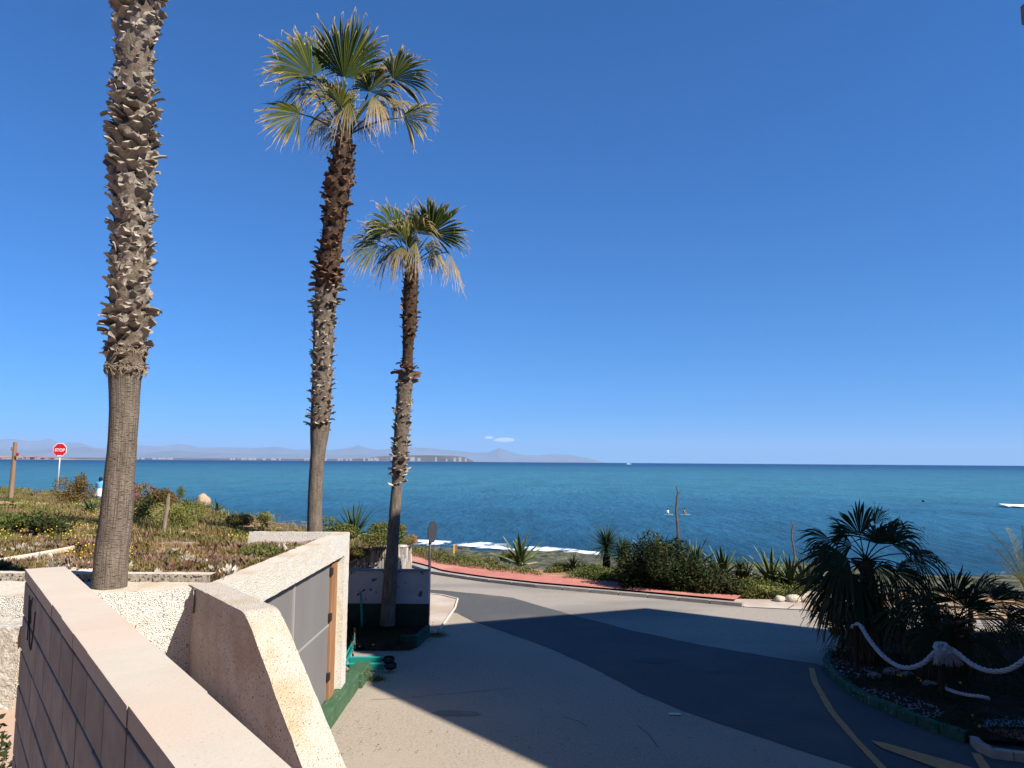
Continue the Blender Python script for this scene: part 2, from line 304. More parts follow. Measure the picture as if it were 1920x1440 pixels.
# raised garden: a grid clipped to its outline, with a skirt down the sea side
def in_garden(x, y):
    a = (y >= 8.34) & (y <= 14.25) & (x <= -3.30)
    b = (y > 14.2) & (y <= cliff_y(x)) & (x <= np.where(y < 21.9, -4.75, -3.55))
    return a | b
hx = np.concatenate([np.arange(-90, -30, 1.5), np.arange(-30, -3.2, .15)]); hy = np.concatenate([np.arange(8.34, 30, .15), np.arange(30, 76, .5)])
hx[np.argmin(abs(hx + 3.30))] = -3.30
HX, HY = np.meshgrid(hx, hy)
HZ = garden_z(HX, HY) + wob(HX, HY, 2.1, .05) + wob(HX, HY, 5.3, .025)
over = np.clip((HY - cliff_y(HX) + .3) / 1.2, 0, 1)
HZ = np.where(over > 0, HZ - over ** 1.5 * 6, HZ)
idx = np.arange(HX.size).reshape(HX.shape)
F = np.stack([idx[:-1, :-1], idx[:-1, 1:], idx[1:, 1:], idx[1:, :-1]], -1).reshape(-1, 4)
cx = HX.ravel()[F].mean(1); cy = HY.ravel()[F].mean(1)
keep = in_garden(cx, np.minimum(cy, cliff_y(cx) - .01)) & (cy < cliff_y(cx) + 2.2)
tag(np_mesh("garden_ground", np.stack([HX, HY, HZ], -1).reshape(-1, 3), F[keep], SOIL, smooth=True), kind="structure")

# ------------------------------------------------------------------ sea
def sea_material():
    m = bpy.data.materials.new("sea_water"); m.use_nodes = True; t = m.node_tree; N, L = t.nodes, t.links
    p = N['Principled BSDF']; p.inputs['Roughness'].default_value = .35; p.inputs['Specular IOR Level'].default_value = .10; p.inputs['IOR'].default_value = 1.33
    tc = N.new("ShaderNodeTexCoord"); ln = N.new("ShaderNodeVectorMath"); ln.operation = 'LENGTH'; L.new(tc.outputs['Object'], ln.inputs[0])
    lg = N.new("ShaderNodeMath"); lg.operation = 'LOGARITHM'; lg.inputs[1].default_value = 10; L.new(ln.outputs['Value'], lg.inputs[0])
    # broad drifting bands of sand floor and weed seen through the water
    mp = N.new("ShaderNodeMapping"); mp.inputs['Scale'].default_value = (.0022, .011, 1); L.new(tc.outputs['Object'], mp.inputs[0])
    nz = N.new("ShaderNodeTexNoise"); nz.inputs['Scale'].default_value = 1.3; nz.inputs['Detail'].default_value = 7; nz.inputs['Roughness'].default_value = .6; L.new(mp.outputs[0], nz.inputs['Vector'])
    ad = N.new("ShaderNodeMath"); ad.operation = 'MULTIPLY_ADD'; ad.inputs[1].default_value = .5; L.new(nz.outputs[0], ad.inputs[0]); L.new(lg.outputs[0], ad.inputs[2])
    mr = N.new("ShaderNodeMapRange"); mr.inputs[1].default_value = 1.95; mr.inputs[2].default_value = 4.0; L.new(ad.outputs[0], mr.inputs[0])
    rp = N.new("ShaderNodeValToRGB"); e = rp.color_ramp.elements
    e[0].position = 0; e[0].color = (.010, .050, .085, 1); e[1].position = 1; e[1].color = (.002, .028, .11, 1)
    for q, c in ((.10, (.013, .066, .125)), (.22, (.022, .102, .180)), (.36, (.036, .142, .215)), (.50, (.036, .136, .215)), (.66, (.020, .100, .18)), (.78, (.007, .060, .150))):
        x = e.new(q); x.color = (*c, 1)
    L.new(mr.outputs[0], rp.inputs[0])
    # fine wave-face mottling
    m2 = N.new("ShaderNodeMapping"); m2.inputs['Scale'].default_value = (1.1, .42, 1); L.new(tc.outputs['Object'], m2.inputs[0])
    n2 = N.new("ShaderNodeTexNoise"); n2.inputs['Scale'].default_value = .55; n2.inputs['Detail'].default_value = 8; n2.inputs['Roughness'].default_value = .62; L.new(m2.outputs[0], n2.inputs['Vector'])
    n4 = N.new("ShaderNodeTexNoise"); n4.inputs['Scale'].default_value = .12; n4.inputs['Detail'].default_value = 6; n4.inputs['Roughness'].default_value = .6; L.new(m2.outputs[0], n4.inputs['Vector'])
    sm = N.new("ShaderNodeMath"); sm.operation = 'ADD'; L.new(n2.outputs[0], sm.inputs[0]); L.new(n4.outputs[0], sm.inputs[1])
    m3 = N.new("ShaderNodeMapRange"); m3.inputs[1].default_value = .72; m3.inputs[2].default_value = 1.28; m3.inputs[3].default_value = .76; m3.inputs[4].default_value = 1.27; L.new(sm.outputs[0], m3.inputs[0])
    hv_ = N.new("ShaderNodeHueSaturation"); L.new(rp.outputs[0], hv_.inputs['Color']); L.new(m3.outputs[0], hv_.inputs['Value'])
    L.new(hv_.outputs[0], p.inputs['Base Color'])
    bu = N.new("ShaderNodeBump"); bu.inputs['Strength'].default_value = 1; bu.inputs['Distance'].default_value = .8; L.new(n2.outputs[0], bu.inputs['Height'])
    L.new(bu.outputs[0], p.inputs['Normal'])
    # wind-roughened water: mostly its own colour, a little broken sky
    df = N.new("ShaderNodeBsdfDiffuse"); gl = N.new("ShaderNodeBsdfGlossy"); gl.inputs['Roughness'].default_value = .3; mxs = N.new("ShaderNodeMixShader"); mxs.inputs[0].default_value = .10
    L.new(hv_.outputs[0], df.inputs[0]); L.new(bu.outputs[0], gl.inputs['Normal']); L.new(bu.outputs[0], df.inputs['Normal'])
    L.new(df.outputs[0], mxs.inputs[1]); L.new(gl.outputs[0], mxs.inputs[2]); L.new(mxs.outputs[0], N['Material Output'].inputs['Surface'])
    return m
rings = [25, 40, 50, 60, 75, 95, 120, 160, 220, 320, 500, 900, 1800, 3500, 7000]; NA = 192
sv = [(r * math.sin(2 * math.pi * a / NA), r * math.cos(2 * math.pi * a / NA), -3.6) for r in rings for a in range(NA)]
sf = [(i * NA + a, i * NA + (a + 1) % NA, (i + 1) * NA + (a + 1) % NA, (i + 1) * NA + a) for i in range(len(rings) - 1) for a in range(NA)]
sv.append((0, 0, -3.6)); 
tag(MB().add(sv, [tuple(reversed(f)) for f in sf]).build("sea", sea_material()), kind="structure")

def foam_material(thr=.5, sc=.9):
    m = bpy.data.materials.new("surf_foam"); m.use_nodes = True; t = m.node_tree; N, L = t.nodes, t.links
    p = N['Principled BSDF']; p.inputs['Base Color'].default_value = (.82, .86, .88, 1); p.inputs['Roughness'].default_value = .9
    tc = N.new("ShaderNodeTexCoord"); mp = N.new("ShaderNodeMapping"); mp.inputs['Scale'].default_value = (.5, .8, 1); L.new(tc.outputs['Object'], mp.inputs[0])
    nz = N.new("ShaderNodeTexNoise"); nz.inputs['Scale'].default_value = sc; nz.inputs['Detail'].default_value = 9; nz.inputs['Roughness'].default_value = .65; L.new(mp.outputs[0], nz.inputs['Vector'])
    at = N.new("ShaderNodeAttribute"); at.attribute_name = "dens"
    ad = N.new("ShaderNodeMath"); ad.operation = 'MULTIPLY_ADD'; ad.inputs[1].default_value = .75; L.new(at.outputs['Fac'], ad.inputs[0]); L.new(nz.outputs[0], ad.inputs[2])
    mr = N.new("ShaderNodeMapRange"); mr.inputs[1].default_value = .92; mr.inputs[2].default_value = 1.08; L.new(ad.outputs[0], mr.inputs[0])
    L.new(mr.outputs[0], p.inputs['Alpha']); return m
FOAM = foam_material()
def foam_strip(pts, prof, name):
    """pts: shoreline polyline, prof: list of (offset seaward, height, density)"""
    P = []; 
    for i in range(len(pts) - 1):
        a, b = Vector(pts[i]), Vector(pts[i + 1]); n = max(2, int((b - a).length / .6))
        P += [a.lerp(b, k / n) for k in range(n)]
    v, d = [], []
    for i, p in enumerate(P):
        wv = 1.2 * mnoise.noise(Vector((p.x * .25, 3, 0))) + .5 * mnoise.noise(Vector((p.x * .9, 7, 0))); g = 1 + .5 * mnoise.noise(Vector((p.x * .15, 11, 0)))
        for o, h, de in prof:
            v.append((p.x + o * .25, p.y + o * g + wv, -3.6 + h * g + .02)); d.append(de * min(1, .75 + .6 * abs(mnoise.noise(Vector((p.x * .35, o, 1))))))
    k = len(prof); f = [(i * k + j, (i + 1) * k + j, (i + 1) * k + j + 1, i * k + j + 1) for i in range(len(P) - 1) for j in range(k - 1)]
    return tag(np_mesh(name, v, f, FOAM, smooth=True, attr={"dens": d}), kind="stuff")
SHF = [(-9.5, 71.8), (-6, 70.6), (-3, 69.5), (-.9, 68.3), (3, 66.2), (6.8, 63.4), (8, 62.6)]
SH = [(-22, 78), (-13, 74), (-8.8, 71.4), (-3, 69.5), (-.9, 68.3), (3, 66.2), (6.8, 63.4), (14, 59.5), (24, 54.5), (34, 51), (60, 40)]
foam_strip(SHF, [(-2.2, .0, 0), (-1.2, .03, .4), (-.1, .10, .72), (.8, .26, .8), (1.4, .36, .62), (2.0, .2, .3), (2.9, .05, 0)], "surf_foam")
foam_strip([(10, 61.6), (14, 59.5), (24, 54.5), (34, 51), (60, 40)], [(-1.2, .0, 0), (-.4, .03, .38), (.5, .08, .55), (1.4, .2, .38), (2.4, .03, 0)], "surf_foam")
foam_strip([(x, y - 6.5 + .1 * x) for x, y in SHF], [(-1.2, .0, 0), (-.4, .03, .36), (.5, .05, .42), (1.5, .03, 0)], "surf_foam")
foam_strip([(93, 141), (97, 140), (104, 138), (114, 136), (122, 134)], [(-3.5, .0, .0), (0, .4, 1.3), (3, .5, 1.2), (6, .05, 0)], "surf_foam")
# shallow rock shelf between beach and surf
rb = MB()
for i in range(260):
    x = U(-16, 44); t = U(0, 1); sy = np.interp(x, [p[0] for p in SH], [p[1] for p in SH]) - 2 - 9 * t
    r = U(.5, 2.2); n = 7; z0 = -3.75
    ring = [(x + r * math.cos(a) * U(.8, 1.2), sy + .6 * r * math.sin(a) * U(.8, 1.2)) for a in [2 * math.pi * k / n for k in range(n)]]
    h = U(.08, .36)
    vs = [(px, py, z0) for px, py in ring] + [(x + (px - x) * .7, sy + (py - sy) * .7, -3.6 + h * U(.7, 1)) for px, py in ring]
    rb.add(vs, [tuple(range(n, 2 * n))] + [(k, (k + 1) % n, n + (k + 1) % n, n + k) for k in range(n)])
tag(rb.build("shore_rocks", ROCKD), kind="stuff")

# ------------------------------------------------------------------ far land
FARM = mat("far_mountain", (.12, .11, .11), (.20, .18, .18), .00035, 1, 0, detail=8)
CAPEM = mat("cape_land", (.07, .07, .065), (.13, .115, .10), .003, 1, 0)
def ridge(name, prof, Y, depth, m, step=6, bump=1.0, seed=0):
    pxs = [p[0] for p in prof]; pys = [p[1] for p in prof]
    xs = np.arange(pxs[0], pxs[-1] + 1, step); rows = 9; v = []
    for px in xs:
        py = np.interp(px, pxs, pys); top = at_y(px, py, Y)
        hh = max(top.z, 1.0)
        for k in range(rows):
            t = k / (rows - 1); n = mnoise.fractal(Vector((px * .05 + seed, t * 4, seed)), .9, 2.2, 5)
            if t <= .6: s = t / .6; z = -35 + (hh + 35) * (s ** 1.1) * (1 + (0 if s > .99 else .28 * n * bump * s)); z = min(z, hh)
            else: s = (1 - t) / .4; z = -35 + (hh + 35) * s
            yy = Y + (t - .6) * depth + n * depth * .05 * (t < .59)
            v.append((top.x * yy / Y, yy, z))
    f = [(i * rows + j, (i + 1) * rows + j, (i + 1) * rows + j + 1, i * rows + j + 1) for i in range(len(xs) - 1) for j in range(rows - 1)]
    return tag(np_mesh(name, v, f, m, smooth=True), kind="structure")
ridge("mountains", [(-60, 824), (0, 822), (20, 820), (60, 825), (80, 823), (93, 820), (112, 828), (150, 828), (178, 838), (205, 839), (258, 833), (300, 835), (340, 830), (380, 838), (430, 837), (480, 838), (520, 836), (560, 842), (580, 841), (610, 843), (640, 840), (660, 837), (674, 833), (690, 839), (712, 842), (740, 838), (775, 837), (800, 838), (850, 843), (885, 847), (915, 847), (925, 843), (936, 838), (950, 843), (965, 849), (985, 853), (1010, 853), (1042, 850), (1070, 852), (1095, 857), (1115, 862), (1135, 868)], 42000, 9000, FARM, 3, .9, 3)
ridge("foothills", [(-60, 842), (0, 840), (60, 843), (120, 838), (160, 836), (205, 846), (260, 848), (330, 844), (420, 849), (500, 851), (590, 850), (640, 853), (700, 852)], 30000, 5000, FARM, 4, .9, 9)
ridge("cape", [(-60, 857), (150, 857.5), (300, 858.5), (560, 860), (640, 860), (690, 859), (705, 855), (760, 853), (800, 852.5), (850, 853.5), (872, 856), (882, 861), (890, 866)], 9600, 500, CAPEM, 3, .3, 5)
ridge("spit", [(-60, 853), (20, 854), (70, 855), (110, 857.5), (150, 860.5), (200, 862)], 4200, 300, mat("spit_sand", (.30, .24, .18), (.36, .30, .22), .01, 1, 0), 5, .2, 6)
hm = MB(); HW = mat("far_white_walls", (.42, .40, .38)); HR = mat("far_red_roofs", (.38, .14, .09))
for i in range(60):
    px = random.choice([U(330, 560), U(560, 700), U(760, 875), U(620, 880), U(240,330)]); b = 860 + (px - 300) * .0015
    p = at_y(px, b - (1.2 if px < 700 else U(0, 3.5)), 9300 - U(0, 60)); w, h = U(5, 18), U(2, 12)
    hm.box((p.x - w, p.y - 8, -3), (p.x + w, p.y + 8, max(6, p.z) + h * .4), 0)
tag(hm.build("distant_town", [HW]), kind="stuff")
for i in range(22):
    px = [2, 8, 15, 22, 38, 45, 52, 58, 63, 68, 72, 77, 82, 86, 91, 95, 99, 103, 30, 48, 61, 80][i]
    p = at_y(px, 857, 4000); w, h = U(5, 11), U(5, 9) * (1.3 if 40 < px < 80 else .8)
    t = thing("distant_house", (p.x, p.y, 0), "tiny house among others on the sandy point across the bay", "house", "houses on the sandy point across the bay")
    MB().box((p.x - w, p.y - 6, -2), (p.x + w, p.y + 6, h)).build("wall", HW if i % 4 else mat("far_brown_wall", (.25, .12, .09)), t)
    MB().add([(p.x - w - 1, p.y - 7, h), (p.x + w + 1, p.y - 7, h), (p.x + w + 1, p.y + 7, h), (p.x - w - 1, p.y + 7, h), (p.x - w, p.y, h + 3.5), (p.x + w, p.y, h + 3.5)], [(0, 1, 5, 4), (2, 3, 4, 5), (1, 2, 5), (3, 0, 4), (3, 2, 1, 0)]).build("roof", HR, t)
hz = MB().box((-46000, -400, -38), (46000, 62000, 1500)).build("haze", MATS.get("x") or bpy.data.materials.new("haze")); tag(hz, kind="stuff")
hm_ = hz.data.materials[0]; hm_.use_nodes = True; n_ = hm_.node_tree; n_.nodes.remove(n_.nodes['Principled BSDF'])
hv = n_.nodes.new('ShaderNodeVolumePrincipled'); n_.links.new(hv.outputs[0], n_.nodes['Material Output'].inputs['Volume'])
hv.inputs['Density'].default_value = 2.9e-5; hv.inputs['Color'].default_value = (.46, .68, 1, 1)

# ------------------------------------------------------------------ roads and yard
def sheet(name, poly, z, m, kind="structure"):
    return tag(MB().add([(x, y, z) for x, y in poly], [tuple(range(len(poly)))]).build(name, m), kind=kind)
kb = [(float(x), float(kerb_y(x))) for x in np.concatenate([np.arange(-14, 9.9, .5), np.arange(10, 60, 2)])]
sheet("yard", [(-3.05, -8), (60, -8)] + [(60.0, float(kerb_y(60.0)))] + kb[::-1][1:] + [(-14, 30), (-9, 27), (-4.9, 26.5), (-4.9, 14.2), (-3.05, 14.2)], .000, ROADM)
P = lambda *a: [tuple(at_z(x, y, 0).xy) for x, y in a]
dark_top = P((640, 1103), (810, 1106), (880, 1112), (960, 1121), (1067, 1152), (1190, 1184), (1320, 1211), (1440, 1231), (1530, 1245)) + [(7.1, 16.2), (7.6, 15), (8.4, 12), (9.5, -2)]
dark_bot = P((858, 1150), (885, 1165), (960, 1190), (1040, 1220), (1110, 1252), (1200, 1300), (1310, 1345), (1440, 1388), (1600, 1440)) + [(5.6, 9.5), (6.4, 3), (6.6, -2)]
# concrete yard in front
conc = [(-3.05, -8), (6.7, -8)] + dark_bot[::-1] + P((850, 1140), (858, 1128)) + [(-2.3, 24.2)] + [(-4.6, 24.6), (-4.6, 14.2), (-3.05, 14.2)]
def jag(poly, a=.02, step=.35):
    out = []
    for i in range(len(poly)):
        p, q = Vector(poly[i]), Vector(poly[(i + 1) % len(poly)]); n = max(1, int((q - p).length / step))
        out += [tuple(p.lerp(q, k / n) + Vector((U(-a, a), U(-a, a)))) for k in range(n)]
    return out
sheet("concrete_yard", conc, .004, CONC)
sheet("asphalt_road", jag(dark_top + dark_bot[::-1], .03), .008, ASPH)
ap = P((806, 1113), (815, 1113), (858, 1124), (852, 1140), (822, 1180), (806, 1196))
sheet("concrete_apron", ap, .012, APRON)
tag(MB().tube([at_z(x, y, .02) for x, y in ((800, 1112), (830, 1116), (858, 1123), (853, 1140), (824, 1180))], .035, 6).build("apron_edging", mat("pale_edging", (.55, .47, .38), (.62, .54, .45), 5)), kind="structure")
# cracks, repairs and stains on the yard
def line_mark(name, pts, w, m, z):
    vs = []
    Pp = [at_z(x, y, z) for x, y in pts]; Q = []
    for i in range(len(Pp) - 1):
        n = max(1, int((Pp[i + 1] - Pp[i]).length / .25)); Q += [Pp[i].lerp(Pp[i + 1], k / n) for k in range(n)]
    Q.append(Pp[-1]); ww = w if hasattr(w, '__len__') else (w, w)
    for i, p in enumerate(Q):
        d = (Q[min(i + 1, len(Q) - 1)] - Q[max(i - 1, 0)]).normalized(); n_ = Vector((-d.y, d.x, 0)); wi = ww[0] + (ww[1] - ww[0]) * i / (len(Q) - 1)
        vs += [p + n_ * wi / 2 * U(.9, 1.1), p - n_ * wi / 2 * U(.9, 1.1)]
    f = [(2 * i, 2 * i + 1, 2 * i + 3, 2 * i + 2) for i in range(len(Q) - 1)]
    return MB().add(vs, f).build(name, m)
CRACK = mat("crack", (.10, .085, .07))
for pts in [((695, 1312), (760, 1308), (860, 1299), (960, 1290)), ((1116, 1269), (1140, 1266), (1153, 1272)), ((1090, 1255), (1120, 1250), (1138, 1252)), ((1195, 1360), (1215, 1375), (1235, 1402)), ((1060, 1345), (1085, 1352), (1100, 1362))]:
    tag(line_mark("crack", pts, .012, CRACK, .013), kind="structure")
stain = MB(); c = at_z(856, 1337, .010); stain.add([(c.x + .42 * math.cos(a) * U(.85, 1.1) - .1 * math.sin(a), c.y + .16 * math.sin(a) * U(.85, 1.1), .010) for a in np.arange(0, 6.28, .35)], [tuple(range(18))])
tag(stain.build("oil_stain", mat("stain", (.21, .18, .14), (.26, .22, .17), 5)), kind="structure")
for k, (x, y, r) in enumerate([(1235, 1238, .5), (1350, 1260, .3), (1410, 1240, .3)]):
    c = at_z(x, y, .014); mbp = MB(); mbp.add([(c.x + r * math.cos(a) * U(.8, 1.2), c.y + r * .5 * math.sin(a) * U(.8, 1.2), .014) for a in np.arange(0, 6.28, .45)], [tuple(range(14))])
    tag(mbp.build("patch", mat("pale_patch", (.40, .36, .31), (.36, .32, .27), 8) if k < 0 else mat("dark_patch", (.085, .085, .09))), kind="structure")
tag(line_mark("yellow_line", [(1522, 1262), (1521, 1252), (1528, 1280), (1560, 1335), (1600, 1382), (1660, 1445), (1700, 1480)][1:], (.115, .115), YEL, .022), kind="structure")
for poly in [((1632, 1391), (1660, 1396), (1805, 1437), (1860, 1455), (1830, 1470), (1655, 1406)), ((1821, 1414), (1838, 1416), (1858, 1444), (1840, 1448))]:
    sheet("yellow_marking", P(*poly), .026, YEL)
# kerb stones, one by one, and red pavement behind them
def walk(pts, step):
    Q = [Vector((*p, 0)) for p in pts]; out = [Q[0]]; left = step
    for i in range(len(Q) - 1):
        a, b = Q[i], Q[i + 1]; L_ = (b - a).length; d = 0
        while L_ - d >= left: d += left; out.append(a.lerp(b, d / L_)); left = step
        left -= L_ - d
    return out
kroot = tag(thing("kerb", (0, 26, 0), None, None), kind="structure")
kp = walk([p for p in KERB if -10 < p[0] < 7.3], 1.0)
for a, b in zip(kp[:-1], kp[1:]):
    d = (b - a).normalized(); n_ = Vector((-d.y, d.x, 0)); g = d * .016
    vs = [a + g, b - g, b - g + n_ * .5, a + g + n_ * .5]
    MB().add([v + Vector((0, 0, -.05)) for v in vs] + [vs[0] + Vector((0, 0, .11)), vs[1] + Vector((0, 0, .11)), vs[2] + Vector((0, 0, .06)), vs[3] + Vector((0, 0, .06))],
             [(3, 2, 1, 0), (4, 5, 6, 7), (0, 1, 5, 4), (1, 2, 6, 5), (2, 3, 7, 6), (3, 0, 4, 7)]).build("kerb_stone", KERBM, kroot)
def offs(pts, w):
    out = []
    for i, p in enumerate(pts):
        a = Vector(pts[max(i - 1, 0)]); b = Vector(pts[min(i + 1, len(pts) - 1)]); d = (b - a).normalized()
        wi = w(p[0]) if callable(w) else w; out.append((p[0] - d.y * wi, p[1] + d.x * wi))
    return out
inner = [p for p in KERB if -10 < p[0] < 7.3]; i2 = [tuple(p.xy) for p in walk(inner, .7)]
A_, B_ = offs(i2, .505), offs(i2, lambda x: np.interp(x, [-5, 5, 7.2], [2.55, 2.05, 1.2]))
kk = len(A_); tag(MB().add([(x, y, .122) for x, y in A_] + [(x + U(-.04, .04), y + U(-.07, .07), .122) for x, y in B_] + [(x, y, -.2) for x, y in B_], [(i, i + 1, kk + i + 1, kk + i) for i in range(kk - 1)] + [(kk + i, kk + i + 1, 2 * kk + i + 1, 2 * kk + i) for i in range(kk - 1)]).build("red_pavement", REDM), kind="structure")
e0 = A_[-1]; sheet("dropped_kerb", [(7.2, 23.25), (9.7, 22.7), (10.2, 24.0), (8.6, 24.5), (6.9, 24.6)], .012, APRON)
sheet("sandy_verge", jag([(9.0, 23.0), (12, 22.2), (18, 20.6), (30, 16.8), (30, 19.5), (18, 23), (12.5, 24.6), (9.8, 24.6)], .12, .8), .014, mat("pale_verge", (.34, .24, .15), (.46, .35, .24), 1.2, 1, .05, bump=.5, bscale=12, bdist=.03))

# ------------------------------------------------------------------ stairs platform, retaining walls
PAVE = mat("terrace_paving", (.46, .31, .22), (.52, .37, .28), 2, .9, .1, bump=.3, bscale=40, bdist=.004)
tag(MB().prism([(-14, -4), (-1.2, -4), (-1.1, 2.4), (-1.9, 5.6), (-3.2, 7.7), (-4.6, 7.35), (-14, 7.35)], -.2, 2.1).build("terrace", PAVE), kind="structure")

def rough_prism(poly, z0, z1, res, amp, seedv, top=None, cuts=None):
    """an upright wall of rough render: outline polygon, faces cut to a grid and pushed in and out; z1 may be a function of (x, y)"""
    zt = z1 if callable(z1) else (lambda x, y: z1)
    mb = MB(); key = {}
    def vid(p, nvec):
        k = (round(p.x, 4), round(p.y, 4), round(p.z, 4))
        if k not in key: key[k] = len(mb.v); mb.v.append(p); mb.dry.append(0.0)
        return key[k]
    n = len(poly)
    for i in range(n):
        a, b = Vector((*poly[i], 0)), Vector((*poly[(i + 1) % n], 0)); L_ = (b - a).length; nu = max(1, round(L_ / res)); 
        hmax = max(zt(a.x, a.y), zt(b.x, b.y)) - z0; nv = max(1, round(hmax / res))
        for u in range(nu):
            for w in range(nv):
                q = []
                for (du, dw) in ((0, 0), (1, 0), (1, 1), (0, 1)):
                    p = a.lerp(b, (u + du) / nu); t = zt(p.x, p.y); q.append(vid(Vector((p.x, p.y, z0 + (t - z0) * (w + dw) / nv)), None))
                mb.f.append(tuple(q)); mb.m.append(0)
    side = len(mb.v)
    return mb, key, zt
def add_cap(mb, quad, zt, res, mi=1):
    """cap between two long edges of a 4-cornered outline (a0->a1, b0->b1)"""
    a0, a1, b0, b1 = [Vector((*p, 0)) for p in quad]; nu = max(1, round((a1 - a0).length / res)); nw = max(1, round((b0 - a0).length / res))
    g = []
    for i in range(nu + 1):
        for j in range(nw + 1):
            p = a0.lerp(a1, i / nu).lerp(b0.lerp(b1, i / nu), j / nw); mb.v.append(Vector((p.x, p.y, zt(p.x, p.y)))); mb.dry.append(0.0)
    s = len(mb.v) - (nu + 1) * (nw + 1)
    for i in range(nu):
        for j in range(nw):
            q = s + i * (nw + 1) + j; mb.f.append((q, q + nw + 1, q + nw + 2, q + 1)); mb.m.append(mi)
def roughen(mb, amp, sc=15.0):
    """same push for coincident points, so that edges stay closed"""
    out = []
    for p in mb.v:
        p = Vector(p); n1 = mnoise.noise_vector(p * sc); n2 = mnoise.noise_vector(p * sc * .33 + Vector((5, 5, 5))); out.append(p + n1 * amp * .6 + n2 * amp * .8)
    mb.v = out
def face_grid(mb, o, du, dv, nu, nv, mi=0):
    s = len(mb.v)
    for i in range(nu + 1):
        for j in range(nv + 1): mb.v.append(o + du * (i / nu) + dv * (j / nv)); mb.dry.append(0.0)
    for i in range(nu):
        for j in range(nv):
            q = s + i * (nv + 1) + j; mb.f.append((q, q + nv + 1, q + nv + 2, q + 1)); mb.m.append(mi)
V3 = lambda x, y, z: Vector((x, y, z))
RES = .035
# wall facing the stairs, from the buttress leftwards, with a broad ledge behind it
wall_l = thing("retaining_wall", (-6, 8, 2.1), "rough cream pebbledash garden wall with a ledge behind the concrete block wall", "wall")
J = V3(-3.30, 8.05, 0); K = V3(-4.55, 7.50, 0); Lf = V3(-10, 7.5, 0)
mb = MB()
for a, b in ((K, J), (Lf, K)):
    d = b - a; face_grid(mb, V3(a.x, a.y, 2.0), d, V3(0, 0, 1.04), int(d.length / RES), 30)
bk = 8.30
nu = int(7 / .05)
for (a, b) in ((Lf, K), (K, J)):
    d = b - a; n1 = int(d.length / .05); s = len(mb.v)
    for i in range(n1 + 1):
        for j in range(9):
            p = a + d * (i / n1); y = p.y + (bk - p.y) * j / 8; mb.v.append(V3(p.x, y, 3.04 + .015 * j / 8)); mb.dry.append(0.0)
    for i in range(n1):
        for j in range(8): q = s + i * 9 + j; mb.f.append((q, q + 9, q + 10, q + 1)); mb.m.append(1)
roughen(mb, .007); mb.build("wall_body", [PEBBLE, PEBTOP], wall_l)
mb = MB(); face_grid(mb, V3(-10, bk, 3.0), V3(6.70, 0, 0), V3(0, 0, .14), 200, 6); face_grid(mb, V3(-10, bk, 3.14), V3(6.70, 0, 0), V3(0, .16, 0), 200, 5, 1); roughen(mb, .006); mb.build("garden_upstand", [mat("dark_pebbledash", (.30, .26, .21), (.55, .50, .43), 20, .95, .1, bump=1, bscale=50, bdist=.03, speck=((.07, .055, .045), 34, .55)), PEBTOP], wall_l)
# lower wall left of the block wall
low = thing("low_wall", (-6, 7, 2.1), "lower pale wall of rough stone render at the left edge beside the block wall", "wall")
mb = MB(); face_grid(mb, V3(-9, 7.05, 2.1), V3(4.45, 0, 0), V3(0, 0, .74), 120, 22); face_grid(mb, V3(-9, 7.05, 2.84), V3(4.45, 0, 0), V3(0, .44, 0), 120, 10)
roughen(mb, .02, 9); mb.build("wall_body", mat("rough_stone_render", (.50, .45, .37), (.78, .74, .66), 16, .95, .1, bump=1, bscale=26, bdist=.05, speck=((.16, .13, .10), 26, .66)), low)

# meter enclosure: long wall with grey sheet panels
enc = thing("meter_enclosure", (-3.05, 11, 0), "cream pebbledash enclosure with grey sheet panels along the yard", "enclosure")
X0 = -3.05; mb = MB()
def yz(y0, y1, z0, z1, x=X0, mi=0): face_grid(mb, V3(x, y0, z0), V3(0, y1 - y0, 0), V3(0, 0, z1 - z0), max(2, int((y1 - y0) / RES)), max(2, int((z1 - z0) / RES)), mi)
yz(7.9, 13.82, 2.66, 3.05); yz(13.82, 14.2, .05, 3.05)
face_grid(mb, V3(X0, 7.9, 3.05), V3(0, 6.3, 0), V3(-.26, 0, 0), 180, 8, 1)                # coping
face_grid(mb, V3(X0 - .26, 7.9, 3.05), V3(0, 6.3, 0), V3(0, 0, -.25), 180, 4)
face_grid(mb, V3(X0, 14.2, 0.05), V3(-1.8, 0, 0), V3(0, 0, 3.0), 50, 80)                    # end wall
face_grid(mb, V3(X0, 14.2, 3.05), V3(-1.8, 0, 0), V3(0, -.12, 0), 50, 4, 1)
face_grid(mb, V3(X0 - .26, 14.08, 3.05), V3(-1.6, 0, 0), V3(0, 0, -.2), 50, 4)
face_grid(mb, V3(X0, 13.82, .3), V3(-.16, 0, 0), V3(0, 0, 2.36), 5, 60)                     # reveal
face_grid(mb, V3(X0 - .16, 7.9, 2.66), V3(.16, 0, 0), V3(0, 5.92, 0), 5, 160)
roughen(mb, .0065); mb.build("wall_body", [PEBBLE, PEBTOP], enc)
MB().box((X0 - .30, 8.35, 0), (X0 - .24, 14.0, 2.66)).build("back_board", mat("board_grey", (.12, .12, .12)), enc)
for (y0, y1) in ((8.35, 11.0), (11.02, 13.2)):
    for (z0, z1) in ((.30, 1.54), (1.56, 2.655)):
        MB().box((X0 - .15, y0 + .006, z0 + .006), (X0 - .11, y1 - .006, z1 - .006)).build("grey_panel", GREYM, enc, bevel=.004)
MB().box((X0 - .155, 10.99, .3), (X0 - .085, 11.03, 2.65)).build("panel_post", mat("pale_grey_strip", (.33, .32, .31)), enc)
MB().box((X0 - .14, 8.35, 1.535), (X0 - .10, 13.2, 1.565)).build("panel_rail", mat("pale_grey_strip", (.33, .32, .31)), enc)
